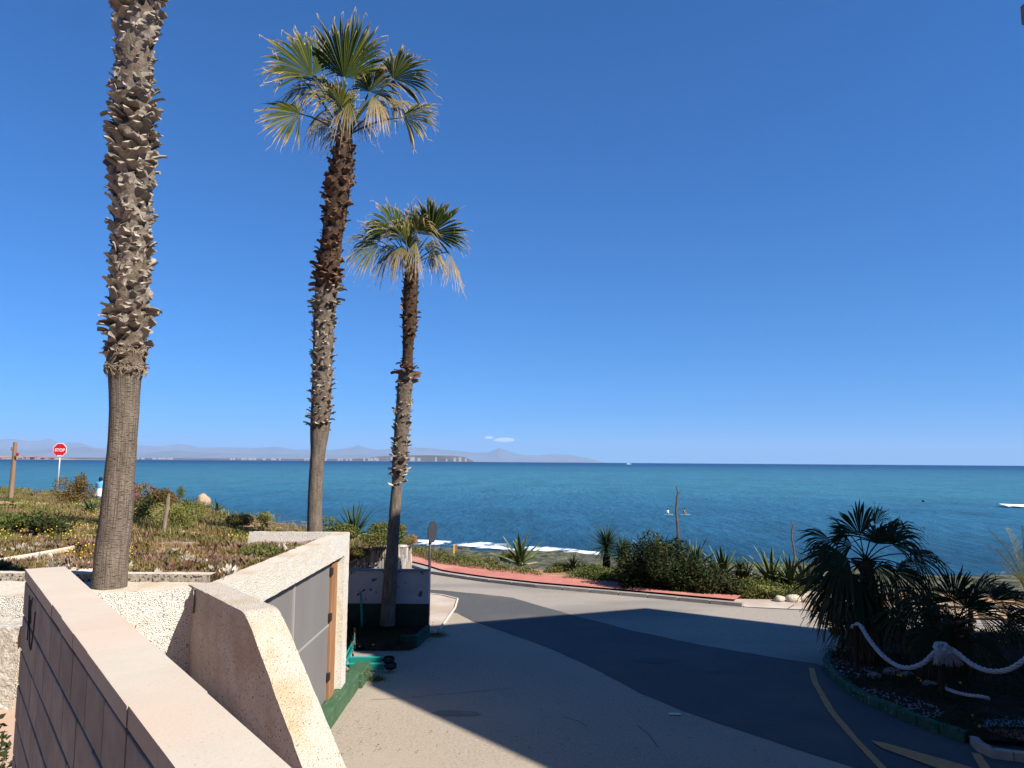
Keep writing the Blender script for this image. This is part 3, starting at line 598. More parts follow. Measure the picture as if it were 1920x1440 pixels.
MB().box((X0 - .16, 13.22, .28), (X0 - .07, 13.60, 2.65)).build("door_jamb", WOOD, enc, bevel=.006)
MB().box((X0 - .16, 13.605, .28), (X0 - .11, 13.82, 2.65)).build("mortar_fill", PEBTOP, enc)
for z in (.62, 1.62, 2.40): MB().box((X0 - .12, 13.15, z), (X0 - .06, 13.25, z + .13)).build("hinge", mat("hinge_iron", (.03, .02, .018)), enc, bevel=.005)
# green painted kerb along its foot
gk = thing("painted_kerb", (-2.95, 14, 0), "green painted low kerb with chipped paint at the foot of the panelled enclosure", "kerb")
y = 7.9; 
while y < 15.6:
    L_ = min(U(.75, .95), 15.7 - y); x1 = -2.93 + .12 * max(0, (y - 13.9)) / 1.7
    MB().box((X0 - .12, y + .004, 0), (x1 + U(-.006, .006), y + L_ - .004, .30 + U(-.012, .012))).build("kerb_block", GREENP, gk, bevel=.018); y += L_

# buttress / stair parapet, same direction as the block wall
but = thing("buttress", (-3.0, 7.5, 0), "sloping pebbledash stair parapet between the block wall and the grey panels", "parapet")
d = V3(.61, -.79, 0).normalized(); nR = V3(.79, .61, 0)
A0 = V3(-3.34, 7.98, 0) - d * .2; th = .31
def ztop(s):
    s = s - .2
    if s < 1.55: return 3.06
    if s < 1.85: return 3.06 - .12 * ((s - 1.55) / .3) ** 1.5
    return 2.94 - (s - 1.85) * .64
mb = MB(); ns = 150; nh = 60; SL = 5.0
for side in (0, 1):
    s0 = len(mb.v)
    for i in range(ns + 1):
        s = SL * i / ns; b_ = A0 + d * s + nR * th * side; zt = ztop(s)
        for j in range(nh + 1): mb.v.append(V3(b_.x, b_.y, zt - 2.3 * j / nh * (1 if zt > 2.3 else zt / 2.3))); mb.dry.append(0.0)
    for i in range(ns):
        for j in range(nh): q = s0 + i * (nh + 1) + j; mb.f.append((q, q + 1, q + nh + 2, q + nh + 1)); mb.m.append(2 if side == 0 else 0)
s0 = len(mb.v); nw = 10
for i in range(ns + 1):
    s = SL * i / ns
    for j in range(nw + 1):
        w = j / nw; b_ = A0 + d * s + nR * th * w; mb.v.append(V3(b_.x, b_.y, ztop(s))); mb.dry.append(0.0)
for i in range(ns):
    for j in range(nw): q = s0 + i * (nw + 1) + j; mb.f.append((q, q + nw + 1, q + nw + 2, q + 1)); mb.m.append(1)
# round the long edges of the top a little
mb.v = [Vector(p) for p in mb.v]
roughen(mb, .006); 
PEBSH = mat("smooth_pebbledash", (.50, .43, .35), (.58, .51, .43), 6, .95, .1, bump=.6, bscale=50, bdist=.012, speck=((.15, .115, .09), 50, .605), c3=(.46, .36, .27), c3scale=1.2)
mb.build("parapet_body", [PEBBLE, mat("lichen_pebbledash", (.50, .45, .365), (.68, .62, .53), 60, .95, .1, bump=.9, bscale=80, bdist=.012, speck=((.26, .17, .09), 60, .60), c3=(.52, .40, .26), c3scale=1.6, voro=True), PEBSH], but)

# ------------------------------------------------------------------ block wall in front
bw = thing("block_wall", (-2.6, 4.1, 2.1), "beige concrete block wall with flat coping running into the left foreground", "wall")
C0 = V3(-2.635, 4.10, 0); C1 = V3(-.65, 1.51, 0); dw = (C1 - C0).normalized(); nw_ = V3(-dw.y, dw.x, 0)
if nw_.x < 0: nw_ = -nw_
WT = .183; LEN = 4.6
def bm(s0, s1, w0, w1, z0, z1): # block in wall coordinates
    q = []
    for s in (s0, s1):
        for w in (w0, w1):
            for z in (z0, z1): p = C0 + dw * s + nw_ * w; q.append(V3(p.x, p.y, z))
    return q
def block(name, s0, s1, w0, w1, z0, z1, m, bev=.004):
    return MB().add(bm(s0, s1, w0, w1, z0, z1), [(0, 1, 3, 2), (4, 6, 7, 5), (0, 4, 5, 1), (2, 3, 7, 6), (0, 2, 6, 4), (1, 5, 7, 3)]).build(name, m, bw, bevel=bev)
block("mortar_core", .008, LEN, .012, WT - .012, 1.6, 3.755, MORTAR, 0)
BL = mat("block_face", (.31, .28, .25), (.41, .37, .33), 7, .92, .1, bump=.3, bscale=80, bdist=.003, rnd=.06, speck=((.26, .21, .17), 60, .70))
s = 0; k = 0
while s < LEN:
    L_ = .315 if k else .28; w_ = U(-.001, .003)
    block("coping_block", s + .0006, min(s + L_, LEN) - .0006, -w_, WT + w_, 3.748, 3.80 + U(-.0003, .0003), COPE, 0); s += L_; k += 1
z = 3.738
for c in range(9):
    s = -(.155 if c % 2 else 0); h = .178
    while s < LEN:
        a, b = max(s, 0) + .005, min(s + .31, LEN) - .005
        if b - a > .03: block("concrete_block", a, b, U(.000, .003), WT - U(.0, .003), z - h + .005, z - .005, BL, .004)
        s += .31
    z -= h + .002
gr = MB(); GB = mat("graffiti_black", (.06, .06, .065))
def wp(s, z): p = C0 + dw * s - nw_ * .004; return V3(p.x, p.y, z)
for pts in ([(.42, 3.70), (.44, 3.60), (.50, 3.50), (.58, 3.49), (.64, 3.60), (.66, 3.68)], [(.34, 3.71), (.38, 3.60), (.40, 3.50)], [(.50, 3.72), (.44, 3.66), (.50, 3.60)]):
    for (a, b) in zip(pts[:-1], pts[1:]):
        gr.tube([wp(*a), wp(*b)], .003, 5)
gr.build("graffiti_mark", GB, bw)

# ------------------------------------------------------------------ white and green end wall, planter, stone wall
ww = thing("garden_wall", (-3.3, 19.3, 0), "shaded white wall with dark green base behind the third palm", "wall")
xa, xb = at_y(640, 1063, 19.25).x, -2.08
MB().box((xa, 19.25, .78), (xb, 19.42, 1.60)).build("upper_wall", WHITEP, ww, bevel=.012)
MB().box((xa, 19.235, 0), (xb + .008, 19.43, .778)).build("painted_base", DKGREEN, ww, bevel=.012)
MB().box((xa, 19.22, 1.602), (xb + .012, 19.44, 1.63)).build("wall_cap", mat("wall_cap", (.20, .19, .19), (.3, .29, .29), 6), ww, bevel=.008)
pk = thing("planter_kerb", (-2.3, 18.5, 0), "dark teal painted kerb closing the shaded bed below the white wall", "kerb")
for i, (a, b) in enumerate((((-2.2, 18.0), (-2.1, 18.6)), ((-2.1, 18.61), (-2.03, 19.22)), ((-2.6, 17.98), (-2.21, 17.99)))):
    a, b = V3(*a, 0), V3(*b, 0); dd = (b - a).normalized(); nn = V3(-dd.y, dd.x, 0) * .11
    MB().prism([tuple((a).xy), tuple((b).xy), tuple((b + nn).xy), tuple((a + nn).xy)], 0, .27 + .01 * i).build("kerb_block", mat("teal_kerb_paint", (.012, .06, .05), (.02, .09, .07), 6, .8), pk, bevel=.015)
tag(MB().add([(x, y, .05 + .14 * (y > 18.1) + .05 * math.sin(x * 3 + y * 5)) for y in (17.7, 18.15, 18.6, 19.24) for x in (-4.7, -4, -3.4, -2.8, -2.25)], [(j * 5 + i, j * 5 + i + 1, j * 5 + i + 6, j * 5 + i + 5) for j in range(3) for i in range(4)]).build("planter_soil", mat("dark_soil", (.03, .02, .012), (.07, .045, .03), 5, 1, .05, bump=.8, bscale=20, bdist=.05), smooth=True), kind="structure")
# stone clad wall beyond, stones one by one
st = thing("stone_wall", (-4, 22, 0), "sunlit garden wall clad in upright grey slabs behind the white wall", "wall")
def stop(px): return np.interp(px, [640, 662, 700, 745], [1060, 1051, 1026, 1022])
sw0 = at_y(640, 1060, 22.0); sw1 = at_y(743, 1022, 22.0); sw2 = at_y(771, 1021, 24.2)
ol = []; 
for px in (640, 662, 700, 743): ol.append(at_y(px, stop(px), 22.0))
MB().add([(p.x, 22.03, -.05) for p in ol] + [(p.x, 22.03, p.z - .02) for p in ol] + [(sw2.x, 24.2, -.05), (sw2.x, 24.2, sw2.z - .02)], [(0, 1, 5, 4), (1, 2, 6, 5), (2, 3, 7, 6), (3, 8, 9, 7)]).build("mortar_bed", mat("pale_mortar", (.46, .38, .28), (.56, .47, .36), 9), st)
for q, (a, b) in enumerate(zip(ol[:-1], ol[1:])):
    MB().add([(a.x, 21.96, a.z - .05), (b.x, 21.96, b.z - .05), (b.x, 21.96, b.z), (a.x, 21.96, a.z), (a.x, 22.4, a.z), (b.x, 22.4, b.z)], [(0, 1, 2, 3), (3, 2, 5, 4)]).build("coping_edge", PEBTOP, st)
MB().add([(ol[3].x, 21.96, ol[3].z), (sw2.x + .02, 24.2, sw2.z), (sw2.x - .5, 24.3, sw2.z), (ol[3].x - .5, 22.4, ol[3].z), (ol[3].x + .02, 21.98, ol[3].z - .06), (sw2.x + .04, 24.2, sw2.z - .06)], [(0, 1, 2, 3), (4, 5, 1, 0)]).build("coping_edge", PEBTOP, st)
SLAB = [mat("slab_grey", (.24, .23, .225), (.34, .32, .30), 7, .85, .2, stretch=(1, 1, .2), rnd=.25), mat("slab_tan", (.40, .33, .25), (.50, .42, .33), 7, .85, .2, stretch=(1, 1, .2), rnd=.2)]
def clad(a, b, ztf, n, zrows):
    for i in range(n):
        u0, u1 = i / n, (i + 1) / n; p0, p1 = a.lerp(b, u0), a.lerp(b, u1); nn = V3((b - a).y, -(b - a).x, 0).normalized() * .03
        z = .02 + U(0, .3); zmax = min(ztf(u0), ztf(u1)) - .05
        while z < zmax - .06:
            h = min(U(.22, .6), zmax - z); sh = U(-.035, .035); sh2 = U(-.035, .035)
            q = [p0.lerp(p1, .08), p1.lerp(p0, .08)]; dirv = (p1 - p0).normalized()
            qq = [V3(q[0].x, q[0].y, z) + dirv * sh, V3(q[1].x, q[1].y, z) + dirv * sh2, V3(q[1].x, q[1].y, z + h - .025) + dirv * U(-.03, .03), V3(q[0].x, q[0].y, z + h - .025) + dirv * U(-.03, .03)]
            MB().add(qq + [v + nn * U(.7, 1.3) for v in qq], [(4, 5, 6, 7), (0, 1, 5, 4), (1, 2, 6, 5), (2, 3, 7, 6), (3, 0, 4, 7)]).build("stone_slab", SLAB[random.random() < .45], st)
            z += h
clad(V3(ol[0].x, 22.0, 0), V3(ol[3].x, 22.0, 0), lambda u: float(np.interp(u, [(p.x - ol[0].x) / (ol[3].x - ol[0].x) for p in ol], [p.z for p in ol])), 20, 4)
clad(V3(ol[3].x, 22.0, 0), V3(sw2.x, 24.2, 0), lambda u: ol[3].z * (1 - u) + sw2.z * u, 14, 4)
# garden edging kerb lines
for pts, nm in ((((-40, 1062), (0, 1053), (60, 1043), (130, 1030), (178, 1018), (230, 1005)), "garden_edging"),):
    ep = []
    for x, y in pts:
        q = at_z(x, y, 3.0)
        for _ in range(4): q = at_z(x, y, float(garden_z(q.x, q.y)) + .05)
        ep.append(q)
    tag(MB().tube([ep[i].lerp(ep[i + 1], t) for i in range(len(ep) - 1) for t in (0, .5)] + [ep[-1]], .045, 6).build(nm, PEBTOP), kind="structure")
gp = V3(0, 0, 0)
tag(MB().box((at_y(468, 999, 14.15).x, 14.08, 2.85), (-3.31, 14.2, 3.0)).build("back_parapet", PEBBLE), "low cream parapet at the back of the bed beside the second palm", "wall")
# red path and pale path far left in the garden
def gsheet(name, poly, m, dz):
    me = []; P_ = [at_z(x, y, 2.45) for x, y in poly]; c = sum(P_, V3(0, 0, 0)) / len(P_)
    v = [(p.x, p.y, float(garden_z(p.x, p.y)) + dz) for p in P_] 
    return tag(MB().add(v, [tuple(range(len(v)))]).build(name, m), kind="structure")
gsheet("red_path", [(-120, 935), (0, 936), (60, 936), (110, 941), (150, 950), (120, 953), (70, 944), (0, 943), (-120, 942)], REDM, .10)
gsheet("pale_path", [(-60, 933), (60, 931), (128, 930), (130, 936), (80, 937), (0, 934.5)], APRON, .07)

# ------------------------------------------------------------------ building whose shade falls over the yard (only its eave shows)
BW = mat("building_wall", (.50, .40, .30), (.55, .45, .35), 2, .9, .1)
bd = thing("apartment_block", (12, 2, 0), "apartment block to the right whose brown eave shows in the top right corner", "building")
foot = [(12.1, 3.5), (8.9, 7.3), (8.3, 10.4), (9.5, 12.1), (15.3, 14.7), (19.6, 12.1), (25.2, 10.9), (36, 8.6), (36, -14), (13, -14)]
MB().prism(foot, 0, 12.1).build("wall", BW, bd)
roof = [(11.8, 3.27), (8.5, 7.15), (7.95, 10.5), (9.12, 12.43), (15.4, 15.1), (19.7, 12.4), (25.3, 11.3), (36.3, 9), (36.3, -14.3), (12.8, -14.3)]
MB().prism(roof, 12.1, 12.42).build("roof", mat("eave_brown", (.30, .17, .11), (.36, .22, .15), 4), bd)
MB().prism([(7.95, 9.5), (7.95, 10.5), (9.1, 12.28), (9.9, 11.9), (9.6, 9.5)], 12.425, 15.4).build("shadow_tower", BW, bd)  # unseen tower, added so its shadow covers the white wall and lower third palm
cr = at_y(1912, 13, 12.3)
MB().box((cr.x, 11.7, cr.z), (cr.x + .8, 12.3, 12.098)).build("eave_corner", mat("eave_brown", (.30, .17, .11)), bd, bevel=.02)
WF = mat("window_frame", (.55, .53, .50)); WG = mat("dark_glass", (.03, .04, .05), rough=.08, spec=.6)
def facade(a, b_, n, parent):
    a, b_ = Vector((*a, 0)), Vector((*b_, 0)); dd = (b_ - a).normalized(); nn = Vector((-dd.y, dd.x, 0))
    for fl in range(4):
        for i in range(n):
            c = a.lerp(b_, (i + .5) / n) + Vector((0, 0, 1.0 + fl * 2.9)); w = .5
            q = [c - dd * w, c + dd * w]; f = MB().add([q[0], q[1], q[1] + nn * .05, q[0] + nn * .05] + [v + Vector((0, 0, 1.3)) for v in (q[0], q[1], q[1] + nn * .05, q[0] + nn * .05)], [(3, 2, 1, 0), (4, 5, 6, 7), (0, 1, 5, 4), (1, 2, 6, 5), (2, 3, 7, 6), (3, 0, 4, 7)]).build("window", WF, parent)
            q = [c - dd * (w - .06) + nn * .055 + Vector((0, 0, .06)), c + dd * (w - .06) + nn * .055 + Vector((0, 0, .06))]; g = MB().add([q[0], q[1], q[1] + Vector((0, 0, 1.18)), q[0] + Vector((0, 0, 1.18))], [(0, 1, 2, 3)]).build("pane", WG, f)
facade((8.9, 7.3), (8.3, 10.4), 2, bd); facade((9.5, 12.1), (15.3, 14.7), 4, bd)
b2 = thing("sky_block_house", (-8, -6, 0), "unseen house added behind the viewpoint, carrying the terrace and blocking sky light", "building")
MB().prism([(-26, -3.2), (.4, -3.2), (.4, -6), (8.6, -6), (8.6, -16), (-26, -16)], 0, 10.5).build("wall", BW, b2)  # unseen walls and wing added to cut sky light and deepen the yard's shade
# ------------------------------------------------------------------ palms
def fan(name, hub, axis, normal, r, parent, m, seedv=0, nseg=32, spread=115, droop=.35, dry=.15, fold=.42, ragged=.25, split=.70):
    """a palmate leaf: pleated fan joined to about half its radius, narrow tips beyond, thread-like dry ends"""
    rs = random.Random(seedv); axis = axis.normalized(); nrm_ = (normal - axis * normal.dot(axis)).normalized(); sidev = axis.cross(nrm_)
    mb = MB(); sp = rad(spread)
    for k in range(nseg):
        if rs.random() < ragged * .10: continue
        a = -sp + 2 * sp * (k + .5) / nseg; da = sp / nseg * 1.02
        R_ = r * (1 - .22 * (abs(a) / sp) ** 2) * rs.uniform(1 - ragged * .5, 1.04)
        dd = axis * math.cos(a) + sidev * math.sin(a) + nrm_ * (.18 - fold * (a / sp) ** 2 + rs.uniform(-.04, .04)); dd.normalize()
        sd = (sidev * math.cos(a) - axis * math.sin(a)).normalized()
        dk = min(1, max(0, dry + rs.uniform(-.15, .15) + (.35 if rs.random() < ragged * .5 else 0)))
        rows = []; curl = rs.uniform(.6, 1.7) * droop; twist = rs.uniform(-.3, .3)
        for t in (.03, .30, .55, split, .87, 1.0):
            w = math.tan(da) * R_ * t if t <= split else math.tan(da) * R_ * split * max(.05, (1 - (t - split) / (1 - split)) ** .55)
            g = max(0, t - .4); p = hub + dd * (R_ * t) + V3(0, 0, -1) * (R_ * curl * g * g * 2.2) + sd * (twist * g * g * R_ * .6)
            rows.append((p - sd * w, p + nrm_ * w * .55, p + sd * w, min(1, dk * (.5 + .5 * t) + max(0, (t - .70)) * 2.2 * (.5 + dry + ragged))))
        vs, dr = [], []
        for a_, b_, c_, q in rows: vs += [a_, b_, c_]; dr += [q] * 3
        fs = []
        for i in range(5): o = i * 3; fs += [(o, o + 1, o + 4, o + 3), (o + 1, o + 2, o + 5, o + 4)]
        mb.add(vs, fs, 0, dr)
        if rs.random() < .55 + ragged:   # fibres hanging off the segment ends
            p = rows[rs.choice((3, 4, 5))][1]; q = p + dd * r * rs.uniform(.02, .12) + V3(rs.uniform(-.05, .05), rs.uniform(-.05, .05), -rs.uniform(.02, .16)) * r * 1.4
            m2 = (p + q) / 2 + dd * r * .05 + V3(rs.uniform(-.03, .03), 0, .03) * r; w = .006 * max(.6, r)
            mb.add([p - sd * w, p + sd * w, m2 - sd * w, m2 + sd * w, q], [(0, 1, 3, 2), (2, 3, 4)], 0, [1] * 5)
    return mb.build(name, m, parent)
def stalk(parent, a, b, r, m=None, sag=.15):
    mid = (a + b) / 2 + V3(0, 0, 1) * (b - a).length * sag * (1 if abs((b - a).z) < (b - a).length * .9 else 0)
    pts = [(a * (1 - t) ** 2 + mid * 2 * t * (1 - t) + b * t * t) for t in (0, .25, .5, .75, 1)]
    return MB().tube(pts, [r * 1.5, r * 1.1, r, r * .9, r * .8], 6).build("leaf_stalk", m or PETI, parent, smooth=True)
def boot_mesh(k, m, wide=1.0, long_=1.0):
    rs = random.Random(k); v = []; f = []
    w0, L_ = .62 * wide, 1.0 * long_
    prof = [(0, 0, w0, .10), (.10, .38, w0 * .92, .09), (.26, .72, w0 * .72, .07), (.50, 1.0, w0 * rs.uniform(.45, .62), .05)]
    for (o, z, w, t) in prof:
        j = rs.uniform(-.05, .05)
        q = rs.uniform(-.07, .07); v += [(o * L_ - .14, -w + q, z * L_ + j), (o * L_ + .05, q * 1.5, z * L_), (o * L_ - .14, w + q, z * L_ - j), (o * L_ - t - .10, 0, z * L_ + .05)]
    for i in range(3):
        a = i * 4; b = a + 4; f += [(a, a + 1, b + 1, b), (a + 1, a + 2, b + 2, b + 1), (a + 2, a + 3, b + 3, b + 2), (a + 3, a, b, b + 3)]
    f.append((12, 13, 14, 15)); v[13] = (v[13][0] + rs.uniform(-.08, .12), rs.uniform(-.2, .2), v[13][2] + rs.uniform(-.25, .15))
    me = bpy.data.meshes.new("leaf_base"); me.from_pydata(v, [], f); me.materials.append(m); return me
def trunk(parent, prof, Y, m_low, boots_from, grey_to=-9999, n=28):
    """prof: (px, py, width px); trunk skinned through the points, bare grey below boots_from (py), fibrous above"""
    P_ = [(at_y(px, py, Y), w / 2 / FPX * (Y / _ray(px, py).y)) for px, py, w in prof]
    fine = []
    for i in range(len(P_) - 1):
        (a, ra), (b, rb_) = P_[i], P_[i + 1]; k = max(1, int((b - a).length / .12))
        for j in range(k): t = j / k; fine.append((a.lerp(b, t), ra + (rb_ - ra) * t, prof[i][1] + (prof[i + 1][1] - prof[i][1]) * t))
    fine.append((P_[-1][0], P_[-1][1], prof[-1][1]))
    for nm, sel, m in (("trunk", [q for q in fine if q[2] >= boots_from - 14], m_low), ("fibre_sheath", [q for q in fine if grey_to - 8 <= q[2] < boots_from + 4], FIBG), ("fibre_sheath", [q for q in fine if q[2] < grey_to], TRUNKB)):
        if len(sel) < 2: continue
        me = bpy.data.meshes.new(nm); off = base_of(parent); v, f = [], []
        for i, (p, r, _) in enumerate(sel):
            for k in range(n + 1):
                a = 2 * math.pi * k / n; rr = r * (1 + .012 * math.sin(i * 2.1) + .025 * mnoise.noise(Vector((math.cos(a) * 2, math.sin(a) * 2, p.z * 2)))); v.append((p.x + rr * math.cos(a) - off.x, p.y + rr * math.sin(a) - off.y, p.z - off.z))
        n1 = n + 1; f = [(i * n1 + k, i * n1 + k + 1, (i + 1) * n1 + k + 1, (i + 1) * n1 + k) for i in range(len(sel) - 1) for k in range(n)]
        me.from_pydata(v, [], f); uv = me.uv_layers.new(name="UVMap"); dist = [0]
        for i in range(1, len(sel)): dist.append(dist[-1] + (sel[i][0] - sel[i - 1][0]).length)
        for li, l in enumerate(me.loops): vi = l.vertex_index; uv.data[li].uv = ((vi % n1) / n * 3.0, dist[vi // n1])
        me.polygons.foreach_set("use_smooth", [True] * len(f)); me.materials.append(m); link(nm, me, parent)
    return fine
def boots(parent, fine, top, bot, Y, size, rows_gap, m_fn, per, flare_fn, seedv, limit=298):
    """broken leaf bases in a spiral up the trunk; each one an object, the far ones past the limit joined"""
    rs = random.Random(seedv); sel = [q for q in fine if top <= q[2] <= bot]; sel.sort(key=lambda q: q[0].z)
    zz = [q[0].z for q in sel]; z = zz[0]; items = []; ph = 0
    while z < zz[-1]:
        i = min(range(len(zz)), key=lambda i_: abs(zz[i_] - z)); c, r, py = sel[i]
        for k in range(per):
            a = ph + 2 * math.pi * k / per + rs.uniform(-.35, .35)
            items.append((V3(c.x, c.y, z + rs.uniform(-.9, .9) * rows_gap), a, r, py))
        ph += math.pi / per + .13; z += rows_gap
    meshes = {}
    off = base_of(parent)
    def place(it):
        c, a, r, py = it; fl, sz = flare_fn(py, rs); s_ = size * sz * rs.uniform(.6, 1.35)
        return (Matrix.Translation(c + V3(math.cos(a), math.sin(a), 0) * r * .93) @ Matrix.Rotation(a, 4, 'Z') @ Matrix.Rotation(max(-.05, fl + rs.gauss(0, .24)), 4, 'Y') @ Matrix.Rotation(rs.gauss(0, .38), 4, 'X') @ Matrix.Rotation(rs.gauss(0, .35), 4, 'Z') @ Matrix.Scale(s_, 4)), m_fn(py)
    items.sort(key=lambda it: math.sin(it[1]))        # nearest the camera side first
    rest = MB(); rm = None
    for j, it in enumerate(items):
        M_, m = place(it); key = (m.name, rs.randrange(5))
        if key not in meshes: meshes[key] = boot_mesh(hash(key[1]) % 97 + 3 * key[1], m, rs.uniform(.85, 1.15), rs.uniform(.85, 1.2))
        if j < limit:
            o = link("leaf_base", meshes[key], parent); o.matrix_local = Matrix.Translation(-off) @ M_
        else: me = meshes[key]; rest.add([M_ @ v.co for v in me.vertices], [tuple(p.vertices) for p in me.polygons]); rm = m
    if rest.v: tag(rest.build("leaf_bases", rm, parent), kind="stuff")

def crown(parent, Y, centre, leaves, m, seedv, stalk_r=.017, stalk_m=None):
    """leaves: (hub px, hub py, direction deg, radius px, facing 0..1, depth m, droop, dry, spread)"""
    c = at_y(*centre, Y)
    for i, (hx_, hy_, ang, rp, facing, dep, droop, dry, sprd) in enumerate(leaves):
        hub = at_y(hx_, hy_, Y + dep); r = rp / FPX * Y * 1.06; a = rad(ang)
        axis = V3(math.cos(a), dep * .18, math.sin(a)); up = V3(-math.sin(a), 0, math.cos(a))
        normal = V3(0, -1, 0) * facing + (up if math.cos(a) > 0 else -up) * (1 - facing) + V3(.15, 0, .1)
        stalk(parent, c + V3(U(-.05, .05), U(-.05, .05), 0), hub, stalk_r, stalk_m)
        fan("dead_leaf" if dry > .6 else "leaf", hub, axis, normal, r, parent, FAND if (dry > .6 and m is FANG) else m, seedv * 100 + i, droop=droop * 1.15, dry=dry + (.08 if m is FANG else 0), spread=sprd, ragged=.34 + .6 * dry + U(-.1, .15), fold=U(.25, .7))

# first palm, standing on the ledge
p1 = thing("palm_tree", at_y(205, 1106, 8.0), "nearest and thickest palm, its shaggy trunk running out of the top of the photo", "palm tree")
pr1 = [(204, 1112, 61), (209, 1040, 59), (219, 960, 56), (223, 900, 53), (228, 850, 50), (233, 770, 51), (234, 710, 56), (236, 690, 66), (237, 655, 66), (241, 600, 60), (244, 500, 59), (247, 400, 60), (248, 300, 63), (249, 200, 61), (251, 120, 61), (256, 40, 62), (263, -60, 62), (272, -250, 70), (290, -560, 62), (300, -700, 60)]
f1 = trunk(p1, pr1, 8.0, TRUNKG, 690)
def fl1(py, rs):
    if py > 668: return .9, .42
    if py > 640: return .75, .6
    if py > 590: return (1.0 if rs.random() < .3 else .5), .95
    if 180 < py < 330: return .55, 1.1
    if py < 30: return .7, 1.0
    if 80 < py < 170: return .05, .7
    return .12, .95
boots(p1, f1, -130, 702, 8.0, .115, .060, lambda py: BOOTG, 11, fl1, 11, 300)
ct = f1[-1][0]
fb = MB(); rs_ = random.Random(3)
for k_ in range(520):     # matted fibres round the foot of the shaggy part
    c_, r_0, py_ = rs_.choice([q for q in f1 if 628 < q[2] < 708]); a_ = rs_.uniform(0, 6.28); da_ = rs_.uniform(-.5, .5); h_ = rs_.uniform(-.10, .05)
    pt = [c_ + V3(math.cos(a_ + da_ * t) * r_0 * (1.02 + .10 * math.sin(t * 3)), math.sin(a_ + da_ * t) * r_0 * (1.02 + .10 * math.sin(t * 3)), h_ * t) for t in (0, .5, 1)]; fb.tube(pt, .0035, 3, cap=False)
tag(fb.build("trunk_fibres", mat("straw_fibre", (.22, .17, .12), (.38, .31, .23), 9), p1), kind="stuff")
for i in range(26):
    a = i * 2.4; e_ = .9 - 1.3 * (i / 26) ; L_ = 1.3; dirv = V3(math.cos(a) * math.cos(e_), math.sin(a) * math.cos(e_), math.sin(e_)); hub = ct + dirv * L_
    stalk(p1, ct, hub, .02); fan("leaf", hub, dirv, V3(-dirv.y, dirv.x, .3) + V3(0, 0, 1), .85, p1, FANG, 900 + i, nseg=22, droop=.5, dry=.2 + .3 * (i > 18))

# second palm
p2 = thing("palm_tree", at_y(590, 998, 15.3), "tall middle palm behind the enclosure with the highest leafy crown in view", "palm tree")
pr2 = [(590, 1010, 29), (590, 960, 27), (592, 900, 26), (596, 850, 27), (598, 826, 32), (600, 800, 36), (604, 700, 35), (607, 600, 38), (614, 520, 42), (622, 450, 38), (633, 370, 42), (641, 310, 40), (646, 265, 29), (647, 250, 24)]
f2 = trunk(p2, pr2, 15.3, TRUNKG, 812, 545)
def fl2(py, rs):
    if py > 770: return .7, 1.0
    if 500 < py < 580: return .75, 1.2
    if 330 < py < 420: return .6, 1.05
    return .3, .9
boots(p2, f2, 262, 812, 15.3, .115, .085, lambda py: BOOTG if py > 545 else BOOTR, 8, fl2, 12)
crown(p2, 15.3, (647, 258), [
    (645, 147, 84, 128, .95, -.2, .10, .12, 62), (585, 142, 128, 108, .75, -.3, .18, .18, 80), (562, 213, 190, 80, .75, -.3, .20, .35, 85), (737, 148, 38, 86, .9, -.3, .25, .22, 80),
    (757, 220, 14, 78, .65, -.2, .28, .40, 85), (693, 172, 68, 74, .7, .2, .3, .40, 90), (550, 136, 165, 66, .5, .5, .4, .25, 90), (626, 185, 115, 66, .6, .1, .5, .45, 100),
    (651, 225, 92, 56, .8, -.1, .3, .35, 50), (610, 205, 245, 62, .6, .2, .5, .75, 60), (655, 190, 250, 60, .7, -.3, .6, .85, 45), (700, 180, 290, 62, .6, -.2, .6, .8, 45),
    (600, 120, 105, 90, .5, .6, .3, .3, 60), (680, 120, 70, 85, .5, .6, .4, .45, 55), (640, 240, 225, 50, .6, .1, .5, .6, 60), (715, 175, 320, 55, .5, .4, .6, .7, 70), (655, 200, 130, 50, .8, -.3, .3, .3, 70), (665, 150, 100, 80, .6, .3, .3, .25, 80), (612, 165, 150, 80, .6, .2, .4, .3, 80), (705, 150, 50, 80, .6, .3, .4, .35, 75), (580, 165, 200, 66, .6, .1, .6, .6, 70), (640, 200, 100, 70, .9, -.4, .4, .35, 60), (735, 190, 350, 60, .5, .1, .7, .7, 70), (625, 225, 200, 50, .6, .1, .6, .8, 60), (672, 225, 330, 46, .6, .1, .6, .8, 60)], FANG, 2)

